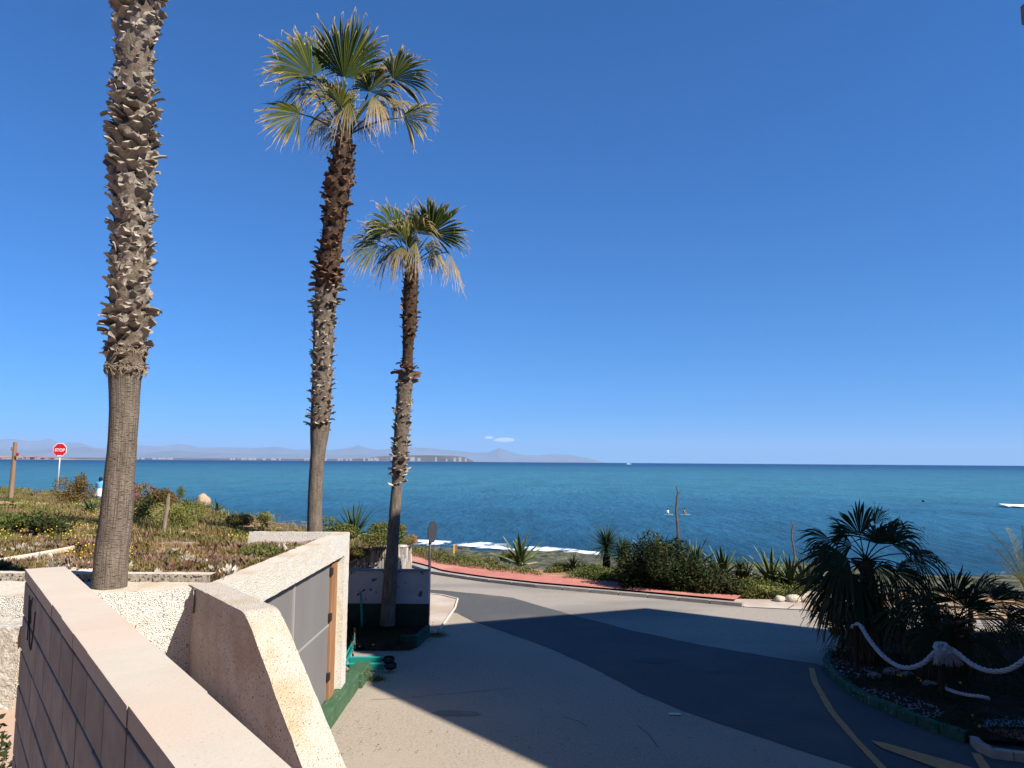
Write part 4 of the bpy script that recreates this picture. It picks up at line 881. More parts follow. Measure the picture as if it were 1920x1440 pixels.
# third palm
p3 = thing("palm_tree", at_y(727, 1168, 19.0), "slimmest and farthest of the three tall palms, rising from the shaded bed", "palm tree")
pr3 = [(726, 1172, 29), (730, 1110, 26), (735, 1040, 23), (741, 950, 21), (745, 905, 20), (748, 885, 27), (752, 820, 27), (758, 740, 28), (762, 700, 30), (764, 680, 20), (765, 650, 19), (768, 600, 27), (770, 540, 27), (772, 505, 22), (772, 495, 18)]
f3 = trunk(p3, pr3, 19.0, TRUNKG, 902, 700)
def fl3(py, rs):
    if py > 860: return .75, 1.0
    if 680 < py < 715: return .9, 1.2
    if 640 < py < 680: return .1, .5
    return .35, .8
boots(p3, f3, 505, 905, 19.0, .12, .115, lambda py: BOOTG if py > 700 else BOOTR, 7, fl3, 13)
crown(p3, 19.0, (772, 500), [
    (808, 438, 55, 74, .95, -.3, .08, .08, 100), (743, 433, 118, 72, .6, -.2, .2, .12, 75), (727, 430, 170, 58, .6, .2, .3, .15, 80), (710, 460, 198, 66, .6, -.2, .5, .45, 70),
    (700, 447, 176, 58, .4, .3, .4, .45, 50), (770, 433, 95, 66, .6, .2, .25, .3, 60), (782, 433, 80, 60, .5, -.3, .6, .6, 90), (838, 455, 38, 52, .6, .2, .4, .55, 60),
    (842, 472, 285, 64, .5, -.1, .3, .9, 32), (780, 452, 272, 50, .6, -.4, .5, .85, 32), (737, 470, 235, 52, .6, .1, .6, .75, 45), (760, 450, 105, 58, .8, -.3, .4, .3, 70), (812, 470, 300, 44, .6, .2, .6, .75, 70), (775, 480, 90, 50, .6, 0, .3, .4, 40), (755, 460, 250, 46, .7, -.2, .6, .75, 60), (790, 440, 75, 56, .7, .1, .3, .2, 80), (725, 445, 140, 60, .6, .1, .3, .2, 80), (760, 440, 110, 50, .8, -.3, .4, .3, 80), (795, 465, 20, 50, .6, .1, .6, .5, 70), (742, 462, 200, 50, .6, .2, .6, .6, 70), (768, 465, 88, 44, .9, -.2, .3, .3, 50)], FANG, 3, .014)

# ------------------------------------------------------------------ fan palms in the shaded bed at right
def low_palm(Y, base, top, wbase, leaves, label, seedv, skirt=True):
    p = thing("fan_palm", at_y(*base, Y), label, "palm")
    a, b = at_y(*base, Y), at_y(*top, Y); k = Y / FPX
    pts = [a.lerp(b, t) for t in (-.03, .15, .4, .7, 1.0)]; MB().tube(pts, [wbase * k * q / 2 for q in (1.15, 1.0, .95, .8, .5)], 14).build("trunk", TRUNKB, p, smooth=True)
    rs = random.Random(seedv); bm_ = [boot_mesh(k_, BOOTR, .9, 1.4) for k_ in range(3)]
    for j in range(70):
        t = rs.uniform(.05, .98); c = a.lerp(b, t); an = rs.uniform(0, 6.28); r = wbase * k * .42 * (1.1 - .4 * t)
        o = link("leaf_base", rs.choice(bm_), p); o.matrix_local = Matrix.Translation(c - base_of(p) + V3(math.cos(an), math.sin(an), 0) * r) @ Matrix.Rotation(an, 4, 'Z') @ Matrix.Rotation(.6, 4, 'Y') @ Matrix.Scale(.16 * rs.uniform(.7, 1.2), 4)
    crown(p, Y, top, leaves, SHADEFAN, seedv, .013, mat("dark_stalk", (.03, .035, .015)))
    return p
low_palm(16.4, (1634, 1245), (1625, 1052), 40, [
    (1612, 1003, 104, 68, .9, -.2, .12, .1, 85), (1640, 985, 66, 48, .35, .2, .3, .3, 45), (1662, 1003, 28, 80, .45, .1, .55, .3, 60), (1557, 1012, 172, 66, .5, 0, .35, .3, 70), (1592, 1048, 196, 98, .6, -.2, .40, .25, 70),
    (1712, 1040, 345, 76, .55, -.1, .6, .3, 75), (1678, 1072, 322, 78, .7, -.3, .45, .2, 85), (1615, 1092, 262, 88, .85, -.4, .25, .25, 75), (1568, 1085, 232, 88, .7, -.2, .35, .35, 65), (1660, 1112, 300, 86, .7, -.3, .4, .45, 70),
    (1560, 1120, 255, 60, .7, -.1, .3, .6, 60), (1700, 1120, 275, 70, .6, .1, .4, .7, 70), (1640, 1140, 268, 80, .7, -.3, .2, .8, 50), (1600, 1150, 262, 80, .7, -.2, .2, .8, 45), (1680, 1150, 282, 66, .6, 0, .3, .8, 60), (1590, 1000, 140, 60, .4, .5, .3, .3, 70), (1645, 1020, 80, 60, .6, .4, .3, .3, 80), (1598, 1022, 150, 66, .6, .3, .4, .3, 80), (1672, 1022, 40, 66, .6, .3, .4, .3, 80), (1575, 1050, 180, 70, .6, .4, .5, .3, 70), (1700, 1075, 335, 66, .6, .3, .5, .3, 80), (1645, 1060, 310, 60, .8, -.3, .5, .3, 80), (1600, 1075, 225, 66, .8, -.2, .5, .3, 80), (1690, 1060, 10, 60, .4, .5, .4, .4, 60)],
    "taller fan palm in the shaded round bed with a skirt of dead leaves", 5)
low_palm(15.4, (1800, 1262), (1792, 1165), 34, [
    (1788, 1128, 95, 68, .9, -.1, .10, .1, 88), (1745, 1128, 168, 84, .5, -.2, .35, .25, 45), (1825, 1122, 42, 74, .35, .1, .25, .15, 40), (1862, 1127, 18, 66, .5, .1, .25, .15, 80), (1888, 1155, 340, 66, .7, -.2, .35, .35, 85),
    (1757, 1196, 200, 64, .8, -.5, .35, .15, 90), (1828, 1200, 325, 66, .8, -.5, .5, .45, 80), (1700, 1150, 195, 60, .5, .2, .5, .5, 60), (1850, 1190, 300, 60, .6, .3, .4, .6, 60), (1800, 1190, 270, 60, .7, -.3, .3, .8, 60), (1905, 1130, 30, 50, .4, .6, .3, .2, 60), (1810, 1140, 70, 60, .6, .3, .3, .2, 80), (1765, 1150, 160, 60, .6, .3, .4, .3, 80), (1830, 1150, 10, 64, .6, .2, .5, .3, 80), (1780, 1175, 230, 56, .8, -.3, .5, .3, 80), (1760, 1140, 140, 50, .5, .6, .3, .3, 60)],
    "lower spreading fan palm beside the rope fence at the right edge", 6)

# date palm further back, in the sun
dp = thing("date_palm", (17.3, 23.0, .1), "small sunlit date palm with grey-green feather leaves cut by the right edge", "palm")
MB().tube([(17.3, 23, -.1), (17.3, 23, .8), (17.2, 23, 1.1)], [.22, .2, .12], 12).build("trunk", TRUNKB, dp, smooth=True)
def feather(name, pts, lw, m, parent, n=34, seedv=0, dry=.4):
    rs = random.Random(seedv); mb = MB(); P_ = [Vector(p) for p in pts]
    def ev(t): x = t * (len(P_) - 1); i = min(int(x), len(P_) - 2); return P_[i].lerp(P_[i + 1], x - i)
    mb.tube([ev(t) for t in (0, .25, .5, .75, 1)], [.02, .016, .012, .008, .003], 5)
    for k in range(n):
        t = .15 + .85 * k / n; p = ev(t); d_ = (ev(min(1, t + .03)) - ev(t - .03)).normalized(); s_ = d_.cross(V3(0, 0, 1)).normalized(); u_ = s_.cross(d_)
        for sg in (-1, 1):
            L_ = lw * (math.sin(math.pi * min(1, t * .9 + .12)) ** .6) * rs.uniform(.8, 1.1); v_ = (s_ * sg * .8 + d_ * .75 + u_ * .45 + V3(0, 0, rs.uniform(-.15, .1))).normalized(); w = .008
            q = p + v_ * L_; mid = p + v_ * L_ * .5; mb.add([p - d_ * w, p + d_ * w, mid + d_ * w, mid - d_ * w, q - V3(0, 0, .03)], [(0, 1, 2, 3), (3, 2, 4)], 0, [dry + rs.uniform(-.2, .3)] * 5)
    return mb.build(name, m, parent)
for i, (ex, ey, mx, my, dy) in enumerate([(1850, 990, 1895, 1040, 0), (1852, 1022, 1890, 1055, -.3), (1866, 1050, 1900, 1075, -.5), (1885, 985, 1905, 1030, .3), (1915, 985, 1920, 1030, 0), (1950, 990, 1935, 1040, .2), (1875, 1075, 1905, 1080, -.4), (1990, 1030, 1955, 1050, 0), (2000, 1080, 1960, 1070, -.2), (1935, 960, 1930, 1020, .5)]):
    a, b, c = at_y(1925, 1110, 23), at_y(mx, my, 23 + dy), at_y(ex, ey, 23 + dy * 2); feather("leaf", [a, (a + b) / 2 + V3(0, 0, .1), b, (b + c) / 2 + V3(0, 0, .06), c], .30, DATEM, dp, 34, i)

# ------------------------------------------------------------------ agaves, yuccas
def blade_mesh(L_, w, bend, k, m, dryv=0.0, thick=.1):
    rs = random.Random(k); v, dr = [], []
    for t in (0, .15, .35, .6, .8, 1.0):
        ww = w * (.75 + .5 * t if t < .35 else .93 * (1 - (t - .35) / .65) ** .7 + .01); zz = L_ * (t - .0) ; o = bend * L_ * t * t
        v += [(o, -ww, zz), (o - ww * .55, 0, zz), (o, ww, zz), (o + ww * thick - ww * .3, 0, zz)]
        q = dryv + (0.4 if t > .9 else 0); dr += [q + .5 if m is AGVAR else q, q, q + .5 if m is AGVAR else q, q]
    f = []
    for i in range(5): a = i * 4; b = a + 4; f += [(a, a + 1, b + 1, b), (a + 1, a + 2, b + 2, b + 1), (a + 2, a + 3, b + 3, b + 2), (a + 3, a, b, b + 3)]
    me = bpy.data.meshes.new("leaf"); me.from_pydata(v, [], f); at_ = me.attributes.new("dry", 'FLOAT', 'POINT'); at_.data.foreach_set("value", dr); me.materials.append(m); return me
BLS = {}
def rosette(name, base, L_, n, width, label, m=AGAVEM, group=None, lo_=.15, hi_=1.35, bend=.12, seedv=0, stem=0, cat="agave", joined=False):
    rs = random.Random(seedv); t = thing(name, base, label, cat, group); base = Vector(base)
    if stem: MB().tube([base - V3(0, 0, .2), base + V3(0, 0, stem * .5), base + V3(.03, 0, stem)], [.14, .15, .12], 8).build("stem", TRUNKB, t, smooth=True)
    big = MB()
    for i in range(n):
        u = (i + .5) / n; el_ = lo_ + (hi_ - lo_) * u ** .8 + rs.uniform(-.1, .1); a = i * 2.39996 + rs.uniform(-.15, .15)
        key = (m.name, round(L_, 2), round(width, 3), round(bend, 2), i % 3, u < .12)
        if key not in BLS: BLS[key] = blade_mesh(L_, width, bend * (1 + .6 * (i % 3)), i, m, .7 if u < .12 else 0)
        M_ = Matrix.Translation(V3(0, 0, stem)) @ Matrix.Rotation(a, 4, 'Z') @ Matrix.Rotation(math.pi / 2 - el_, 4, 'Y') @ Matrix.Scale(rs.uniform(.75, 1.08) * (.75 if u < .12 else 1), 4)
        if joined: me = BLS[key]; big.add([base + (M_ @ v.co) for v in me.vertices], [tuple(p.vertices) for p in me.polygons], 0, [me.attributes["dry"].data[j].value for j in range(len(me.vertices))])
        else: o = link("leaf", BLS[key], t); o.matrix_local = M_
    if joined: tag(big.build("leaves", m, t), kind="stuff")
    return t
def gz(x, y): return float(garden_z(x, y))
def on_garden(px, py, guess=2.6):
    p = at_z(px, py, guess)
    for _ in range(6): p = at_z(px, py, gz(p.x, p.y))
    return p
def on_low(px, py):
    p = at_z(px, py, -.02)
    for _ in range(12): q = float(low_z(np.array(p.x), np.array(p.y))); p = at_z(px, py, (p.z + q) / 2)
    return p
b = at_y(664, 1006, 21.0); rosette("yucca", b, 1.05, 44, .035, "largest spiky yucca between the second and third palm trunks", hi_=1.5, lo_=.05, seedv=1, cat="yucca", bend=.05)
b = at_y(711, 1012, 21.3); rosette("agave", b, .62, 22, .04, "agave just left of the third palm trunk", seedv=2)
b = at_y(747, 1016, 22.4); rosette("agave", b, .60, 22, .04, "pale green agave just right of the third palm trunk", seedv=3)
b = at_y(604, 1000, 17.5); rosette("dry_agave", b, .5, 14, .022, "withered dark agave behind the second palm base", m=AGAVEM, seedv=31, lo_=.1, hi_=.8, bend=.3, cat="agave")
b = on_garden(168, 962); rosette("agave", b, .62, 34, .04, "dark green agave on the slope in front of the walking woman", seedv=4, lo_=.1)
b = on_garden(352, 955); rosette("agave", b, .5, 30, .03, "agave between the leaning wooden stake and the round boulder", seedv=5, lo_=.1)
b = on_garden(258, 922); rosette("agave", b, .9, 18, .05, "dry pale agave above the pavement just right of the nearest palm trunk", seedv=6, m=AGVAR)
b = on_garden(407, 958); rosette("agave", b, .5, 16, .03, "small agave at the cliff edge right of the boulder", seedv=7)
spec = [(975, 1062, 1.05, 15, .085, "striped agave standing alone above the red pavement", AGVAR, 0), (1074, 1068, .55, 40, .018, "pale yucca right of the bare sand patch", AGVAR, 0),
        (1137, 1062, .52, 60, .018, "tallest shaggy yucca left of the big hedge", AGAVEM, .75), (1168, 1066, .50, 48, .018, "second shaggy yucca touching the big hedge on its left", AGAVEM, .45),
        (1236, 1052, .95, 20, .06, "agave rising behind the top of the big hedge", AGVAR, .1), (1303, 1068, .95, 24, .05, "agave behind the right shoulder of the big hedge beside the flower stalk", AGVAR, 0),
        (1356, 1082, .85, 26, .055, "pale edged agave just right of the big hedge", AGVAR, 0), (1386, 1060, .45, 34, .016, "small dark yucca standing behind the agaves right of the hedge", AGAVEM, .1), (1398, 1088, .62, 34, .022, "dry rounded yucca right of the hedge", AGVAR, 0),
        (1446, 1094, .95, 26, .05, "agave in the middle of the row right of the hedge", AGVAR, 0), (1482, 1098, .9, 26, .045, "agave next to the taller fan palm, left of it", AGVAR, 0), (1508, 1102, .8, 24, .045, "agave under the left fronds of the taller fan palm", AGVAR, 0), (1468, 1108, .5, 20, .03, "small blue green agave low in the row", AGAVEM, 0)]
for i, (px, py, L_, n, w, lb, m, stm) in enumerate(spec):
    Yd = np.interp(px, [900, 1100, 1300, 1500], [32.5, 30.0, 27.6, 26.4]); b = at_y(px, py, float(Yd)); b.z = min(b.z, .45)
    rosette("yucca" if "yucca" in lb else "agave", b, L_ * (1.38 if stm < .3 else 1.9), int(n * (1.15 if stm < .3 else 3)), w * 1.5, lb, m, "agaves and yuccas above the red pavement", seedv=40 + i, stem=stm, cat="yucca" if "yucca" in lb else "agave", lo_=-1.0 if stm > .3 else .25, hi_=1.5)
def stalk_plant(px0, y0, px1, y1, Y, label, r=.055):
    a, b = at_y(px0, y0, Y), at_y(px1, y1, Y); t = thing("flower_stalk", a, label, "flower stalk"); mb = MB()
    pts = [a.lerp(b, u) + V3(.05 * math.sin(u * 7), 0, 0) for u in (0, .2, .4, .6, .8, .92)] + [b + V3(-.06, 0, .02)]
    mb.tube(pts, [r * (1 - .6 * i / 6) for i in range(7)], 7); mb.build("stem", mat("dark_stalk_wood", (.09, .065, .045), (.15, .11, .08), 8), t)
    mb = MB()
    for i in range(9):
        u = .35 + .6 * i / 9; p = a.lerp(b, u); s_ = (-1) ** i; mb.tube([p, p + V3(s_ * .09, 0, .06), p + V3(s_ * .12, 0, .13)], [.012, .009, .004], 5)
    mb.build("twigs", MATS["dark_stalk_wood"], t)
stalk_plant(1268, 1030, 1271, 913, 27.8, "tall dead agave flower stalk standing against the sea"); stalk_plant(1488, 1060, 1486, 978, 26.0, "shorter dead flower stalk at the left side of the fan palm", .035)

# ------------------------------------------------------------------ shrubs and ground cover
def green_mat(name, a, b, c, sc=2.0, trans=.18):
    m = mat(name, a, b, sc, .75, .15, c3=c, c3scale=sc * .35, detail=3, trans=trans, rnd=0); return m
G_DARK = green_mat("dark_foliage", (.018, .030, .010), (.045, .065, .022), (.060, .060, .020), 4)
G_MID = green_mat("mid_foliage", (.075, .105, .022), (.15, .175, .045), (.20, .16, .06), 1.5)
G_OLIVE = green_mat("olive_grass", (.12, .115, .035), (.27, .225, .09), (.10, .14, .035), .9)
G_YEL = green_mat("yellow_green_foliage", (.18, .20, .04), (.36, .33, .12), (.13, .16, .04), 3)
G_PURP = green_mat("purple_succulent", (.13, .065, .05), (.27, .165, .13), (.15, .14, .05), 5, .05)
G_GREY = green_mat("grey_succulent", (.36, .31, .26), (.62, .56, .48), (.28, .21, .16), 4, .05)
G_BROWN = green_mat("dry_grass", (.28, .16, .07), (.44, .30, .15), (.20, .15, .06), 1.5)
G_RUST = green_mat("rusty_foliage", (.15, .085, .025), (.25, .165, .055), (.09, .10, .028), 3)
FLOW = mat("yellow_flowers", (.72, .52, .03), (.85, .68, .08), 9, .6, .1); FLOW2 = mat("orange_flowers", (.75, .36, .02), rough=.6)
def leaf_quads(P0, size, up=.3, seedv=0, aspect=.5):
    """P0 (n,3): one bent diamond leaf at each point"""
    r = np.random.default_rng(seedv); n = len(P0); th = r.uniform(0, 2 * np.pi, n); ph = np.arcsin(np.clip(r.uniform(-.6, 1, n) * (1 - up) + up, -1, 1))
    d = np.stack([np.cos(th) * np.cos(ph), np.sin(th) * np.cos(ph), np.sin(ph)], 1); s = np.cross(d, r.normal(size=(n, 3))); s /= np.linalg.norm(s, axis=1)[:, None] + 1e-9
    L_ = (size * r.uniform(.6, 1.3, n))[:, None]
    v = np.stack([P0, P0 + d * L_ * .5 + s * L_ * aspect * .5, P0 + d * L_, P0 + d * L_ * .5 - s * L_ * aspect * .5], 1).reshape(-1, 3)
    return v, np.arange(4 * n).reshape(n, 4)
def bush(name, c, rx, ry, rz, n, size, m, label, cat="shrub", group=None, seedv=0, stems=True, up=.2, lobes=5, thing_obj=None):
    r = np.random.default_rng(seedv); t = thing_obj or thing(name, c, label, cat, group); c = np.array(c)
    lc = r.normal(size=(lobes, 3)) * np.array([rx, ry, rz]) * .42; lc[:, 2] = np.abs(lc[:, 2]) * .9 + rz * .25; lc[0] = (0, 0, rz * .4)
    k = r.integers(0, lobes, n); dd = r.normal(size=(n, 3)); dd /= np.linalg.norm(dd, axis=1)[:, None]; rr = r.uniform(.0, 1, n) ** .28
    lobe_r = r.uniform(.42, .68, lobes)[k]
    Pp = lc[k] + dd * (rr * lobe_r)[:, None] * np.array([rx, ry, rz]); Pp[:, 2] = np.maximum(Pp[:, 2], .02) ; 
    v, f = leaf_quads(Pp + c, size, up, seedv); np_mesh("foliage", v, f, m, t)
    if stems:
        mb = MB()
        for i in range(7):
            e_ = lc[i % lobes] * .9; mb.tube([Vector(c) + V3(0, 0, -.05), Vector(c + e_ * .5) + V3(0, 0, rz * .1), Vector(c + e_)], [.03, .02, .008], 5)
        mb.build("stem", TRUNKB, t)
    return t
def tufts(name, pts, h, w, m, per=6, spread=.08, lean=.5, seedv=0):
    """grass blades: bent triangles; pts (n,3)"""
    r = np.random.default_rng(seedv); n = len(pts) * per; B = np.repeat(pts, per, 0) + np.concatenate([r.normal(size=(n, 2)) * spread, np.zeros((n, 1))], 1)
    th = r.uniform(0, 2 * np.pi, n); H = (np.repeat(h, per) if hasattr(h, '__len__') else h) * r.uniform(.5, 1.25, n); ln = r.uniform(.1, 1, n) * lean
    d = np.stack([np.cos(th) * ln, np.sin(th) * ln, np.ones(n)], 1); s = np.stack([-np.sin(th), np.cos(th), np.zeros(n)], 1) * w * r.uniform(.6, 1.4, n)[:, None]
    mid = B + d * (H * .55)[:, None]; tip = B + d * H[:, None] + np.stack([np.cos(th), np.sin(th), -np.ones(n) * .3], 1) * (H * ln * .5)[:, None]
    v = np.stack([B - s, B + s, mid + s * .7, mid - s * .7, tip], 1).reshape(-1, 3); i = np.arange(n) * 5
    f = np.concatenate([np.stack([i, i + 1, i + 2], 1), np.stack([i, i + 2, i + 3], 1), np.stack([i + 3, i + 2, i + 4], 1)])
    return tag(np_mesh(name, v, f, m), kind="stuff")
def scatter_garden(n, xr, yr, seedv, cond=None, dens_sc=.35, thr=-.15):
    r = np.random.default_rng(seedv); x = r.uniform(*xr, n); y = r.uniform(*yr, n)
    # keep to what the photo shows and a margin around it
    k = in_garden(x, y) & (y < cliff_y(x) - .1) & (x > -.78 * y - 3)
    nn = np.sin(x * dens_sc * 3 + seedv) * np.cos(y * dens_sc * 3.3 + seedv * 1.7) + .6 * np.sin(x * dens_sc * 7 + y * dens_sc * 5 + seedv)
    k &= nn > thr
    if cond is not None: k &= cond(x, y)
    x, y = x[k], y[k]; return np.stack([x, y, garden_z(x, y) + wob(x, y, 2.1, .05) + wob(x, y, 5.3, .025) - .01], 1)
bare = lambda x, y: ~((y < 9.6) & (x < -4.3)) & ~((y > 12.3) & (y < 14.6) & (x > -6.4))
front = lambda x, y: (y < 11.5) & (x > -4.9)
path = lambda x, y: ~((x < -.565 * y) & (y > 27.0) & (y < 36.5))
bp = lambda x, y: bare(x, y) & path(x, y)
tufts("grass", scatter_garden(26000, (-32, -3.3), (8.5, 22), 1, bp), .11, .006, G_OLIVE, 5, .06, .7, 1)
tufts("grass", scatter_garden(30000, (-52, -3.6), (18, 55), 2, path, thr=-.6), .20, .014, G_OLIVE, 5, .16, .6, 2)
tufts("grass", scatter_garden(14000, (-52, -3.6), (12, 55), 3, bp, .22, .1), .22, .010, G_BROWN, 5, .10, .5, 3)
v = scatter_garden(30000, (-32, -3.3), (8.6, 24), 4, bp, .3, .15); vv, ff = leaf_quads(np.repeat(v, 4, 0) + np.random.default_rng(1).normal(size=(len(v) * 4, 3)) * np.array([.07, .07, .025]) + [0, 0, .05], .045, .5, 4); tag(np_mesh("ground_cover", vv, ff, G_MID), kind="stuff")
v = scatter_garden(30000, (-55, -3.6), (17, 60), 5, path, .25, .0); vv, ff = leaf_quads(np.repeat(v, 5, 0) + np.random.default_rng(2).normal(size=(len(v) * 5, 3)) * np.array([.14, .14, .05]) + [0, 0, .09], .085, .4, 5); tag(np_mesh("ground_cover", vv, ff, G_MID), kind="stuff")
# purple and grey ice plants in front: clumps of short fat leaves
def clumps(pts, R_, n, size, m, name, seedv, asp=.28):
    r = np.random.default_rng(seedv); k = len(pts); dd = r.normal(size=(k * n, 3)); dd[:, 2] = np.abs(dd[:, 2]); dd /= np.linalg.norm(dd, axis=1)[:, None]
    s = np.repeat(r.uniform(.5, 1.2, k), n)[:, None]; base = np.repeat(pts, n, 0) + dd * R_ * s * .4 * np.array([1, 1, .6]); L_ = size * s * r.uniform(.7, 1.3, (k * n, 1)); sd = np.cross(dd, r.normal(size=(k * n, 3))); sd /= np.linalg.norm(sd, axis=1)[:, None]
    v = np.stack([base - sd * L_ * asp * .4, base + sd * L_ * asp * .4, base + dd * L_ * .7 + sd * L_ * asp * .5, base + dd * L_, base + dd * L_ * .7 - sd * L_ * asp * .5], 1).reshape(-1, 3)
    i = np.arange(k * n)[:, None] * 5; return tag(np_mesh(name, v, np.concatenate([i + np.array([[0, 1, 2, 4]])]), m), kind="stuff") if False else tag(np_mesh(name, v, np.concatenate([i + np.array([[0, 1, 2]]), i + np.array([[0, 2, 4]]), i + np.array([[4, 2, 3]])]), m), kind="stuff")
fc = lambda x, y: (y < 13.5) & (x > -8.5) & ~((y < 9.6) & (x < -4.3)) & (x < -3.45)
clumps(scatter_garden(1700, (-8.5, -3.4), (8.5, 13.2), 6, fc, .8, .0), .10, 26, .095, G_PURP, "ice_plants", 6)
clumps(scatter_garden(1500, (-8.5, -3.4), (8.5, 12.6), 7, fc, .9, .5), .10, 20, .10, G_GREY, "ice_plants", 7)
clumps(scatter_garden(1500, (-8.5, -3.4), (8.5, 13.2), 16, fc, .8, -.1), .09, 26, .08, G_RUST, "ice_plants", 16)
clumps(scatter_garden(1100, (-8.5, -3.4), (8.5, 13.4), 17, fc, .8, .1), .09, 26, .06, G_MID, "ice_plants", 17)
clumps(scatter_garden(700, (-14, -4.0), (12, 20), 8, bp, .6, .3), .12, 30, .11, G_PURP, "ice_plants", 8)
clumps(scatter_garden(1100, (-16, -3.5), (8.5, 20), 9, bp, .7, .3), .10, 30, .07, G_RUST, "ice_plants", 9)
tufts("grass", scatter_garden(5000, (-8.5, -3.4), (8.6, 14), 18, fc, .6, -.3), .10, .005, G_BROWN, 5, .05, .8, 18)
tufts("grass", scatter_garden(5000, (-8.5, -3.4), (8.6, 14), 19, fc, .9, -.1), .09, .005, G_OLIVE, 5, .05, .8, 19)
# gravel and white chips
def chips(name, pts, size, m, seedv):
    r = np.random.default_rng(seedv); n = len(pts); o = np.array([[-1, -1, 0], [1, -1, 0], [1, 1, 0], [-1, 1, 0], [0, 0, .9]]) * .5
    v = (pts[:, None, :] + (o[None] + r.uniform(-.25, .25, (n, 5, 3))) * (size * r.uniform(.5, 1.5, (n, 1, 1)))).reshape(-1, 3); i = np.arange(n)[:, None] * 5
    return tag(np_mesh(name, v, np.concatenate([i + np.array([[a, b, 4]]) for a, b in ((0, 1), (1, 2), (2, 3), (3, 0))]), m), kind="stuff")
chips("white_chips", scatter_garden(14000, (-8, -4.15), (8.5, 9.7), 10, lambda x, y: x > -6.6, .5, -.5), .035, mat("chip_white", (.55, .49, .40), (.68, .62, .53), 20, .9, .1), 10)
chips("gravel", scatter_garden(9000, (-7, -3.5), (8.5, 14.2), 11, None, .5, -.4), .03, mat("gravel_mix", (.30, .24, .19), (.48, .41, .34), 15, .9, .1), 11)
chips("gravel", scatter_garden(7000, (-6.4, -3.5), (12.3, 14.1), 12, None, .5, -3), .028, mat("purple_gravel", (.22, .17, .17), (.36, .29, .27), 15, .9, .1), 12)
def flowers(pts, size, m, seedv):
    v, f = leaf_quads(np.repeat(pts, 2, 0), size, .9, seedv, 1.0); return tag(np_mesh("wild_flowers", v, f, m), kind="stuff")
fl = scatter_garden(15000, (-32, -5), (10, 30), 20, lambda x, y: (x < -.50 * y) & path(x, y), .5, -.35); fl[:, 2] += np.random.default_rng(5).uniform(.08, .2, len(fl)); flowers(fl, .021, FLOW, 20)
fl = scatter_garden(700, (-12, -3.5), (9, 22), 21, bp, .9, .7); fl[:, 2] += .12; flowers(fl[::4], .025, FLOW2, 21)
fl = scatter_garden(500, (-7.5, -4.2), (17, 25), 22, None, .9, -.2); fl[:, 2] += .22; flowers(fl, .028, FLOW, 22)
# shrubs in the garden
def gb(px, py): return on_garden(px, py)
SHR = [("bush", (138, 946), .58, .6, .90, 3600, .08, G_RUST, "large rounded rusty green bush between the stop sign and the walking woman"),
       ("bush", (141, 930), .35, .4, .95, 1100, .08, G_MID, "green leafy bush top behind the rusty bush"),
       ("bush", (100, 1004), .38, .4, .30, 2600, .07, G_DARK, "dark low bush in the yellow flower meadow"),
       ("bush", (8, 1000), .5, .4, .3, 2200, .07, G_MID, "low green bush cut by the left edge"),
       ("bush", (340, 988), .78, .6, .60, 6500, .05, G_YEL, "yellow green bush around the leaning wooden stake"),
       ("bush", (270, 978), .34, .3, .46, 2400, .06, G_DARK, "dark green bush just right of the nearest palm trunk"),
       ("bush", (295, 950), .8, .6, .60, 4200, .08, G_RUST, "brownish shrub at the crest above the wooden stake"),
       ("bush", (440, 985), .6, .5, .24, 3000, .06, G_RUST, "low spreading rusty shrub right of the boulder"),
       ("bush", (335, 935), .35, .4, .55, 900, .07, G_MID, "thin green shrub against the sea behind the agave"),
       ("bush", (430, 1000), .8, .5, .20, 3600, .05, G_MID, "bright green creeping plant in the middle of the bed"),
       ("bush", (500, 985), .35, .3, .33, 1300, .05, G_YEL, "small upright pale green tuft left of the second palm"),
       ("bush", (490, 1045), .5, .35, .16, 2200, .045, G_MID, "low green mat near the pebbledash parapet")]
for i, (nm, (px, py), rx, ry, rz, n, sz, m, lb) in enumerate(SHR): bush(nm, gb(px, py), rx, ry, rz, n, sz, m, lb, seedv=60 + i)
for i, (px, py, Yd, rx, rz, m, lb) in enumerate([(640, 1012, 19.5, .75, .35, G_MID, "green shrub with yellow flowers below the largest yucca"), (700, 1022, 20.6, .7, .40, G_MID, "shrub with yellow flowers on top of the slab clad wall"), (730, 1010, 21.6, .45, .40, G_OLIVE, "olive shrub behind the third palm trunk"), (672, 1044, 17.8, .35, .16, G_RUST, "rusty low plant at the corner of the enclosure"), (765, 1018, 24.0, .3, .2, G_BROWN, "dry tuft on the end of the slab clad wall")]):
    b = at_y(px, py, Yd); bush("bush", b, rx, .5, rz, 3000, .06, m, lb, seedv=80 + i)
sk = MB(); 
for i in range(26):
    a = at_y(U(455, 620), U(985, 1000), 16.5); sk.tube([a, a + V3(U(-.3, .3), 0, U(.03, .12)), a + V3(U(-.5, .5), 0, U(0, .14))], .006, 4)
tag(sk.build("dry_twigs", GREYWOOD), kind="stuff")
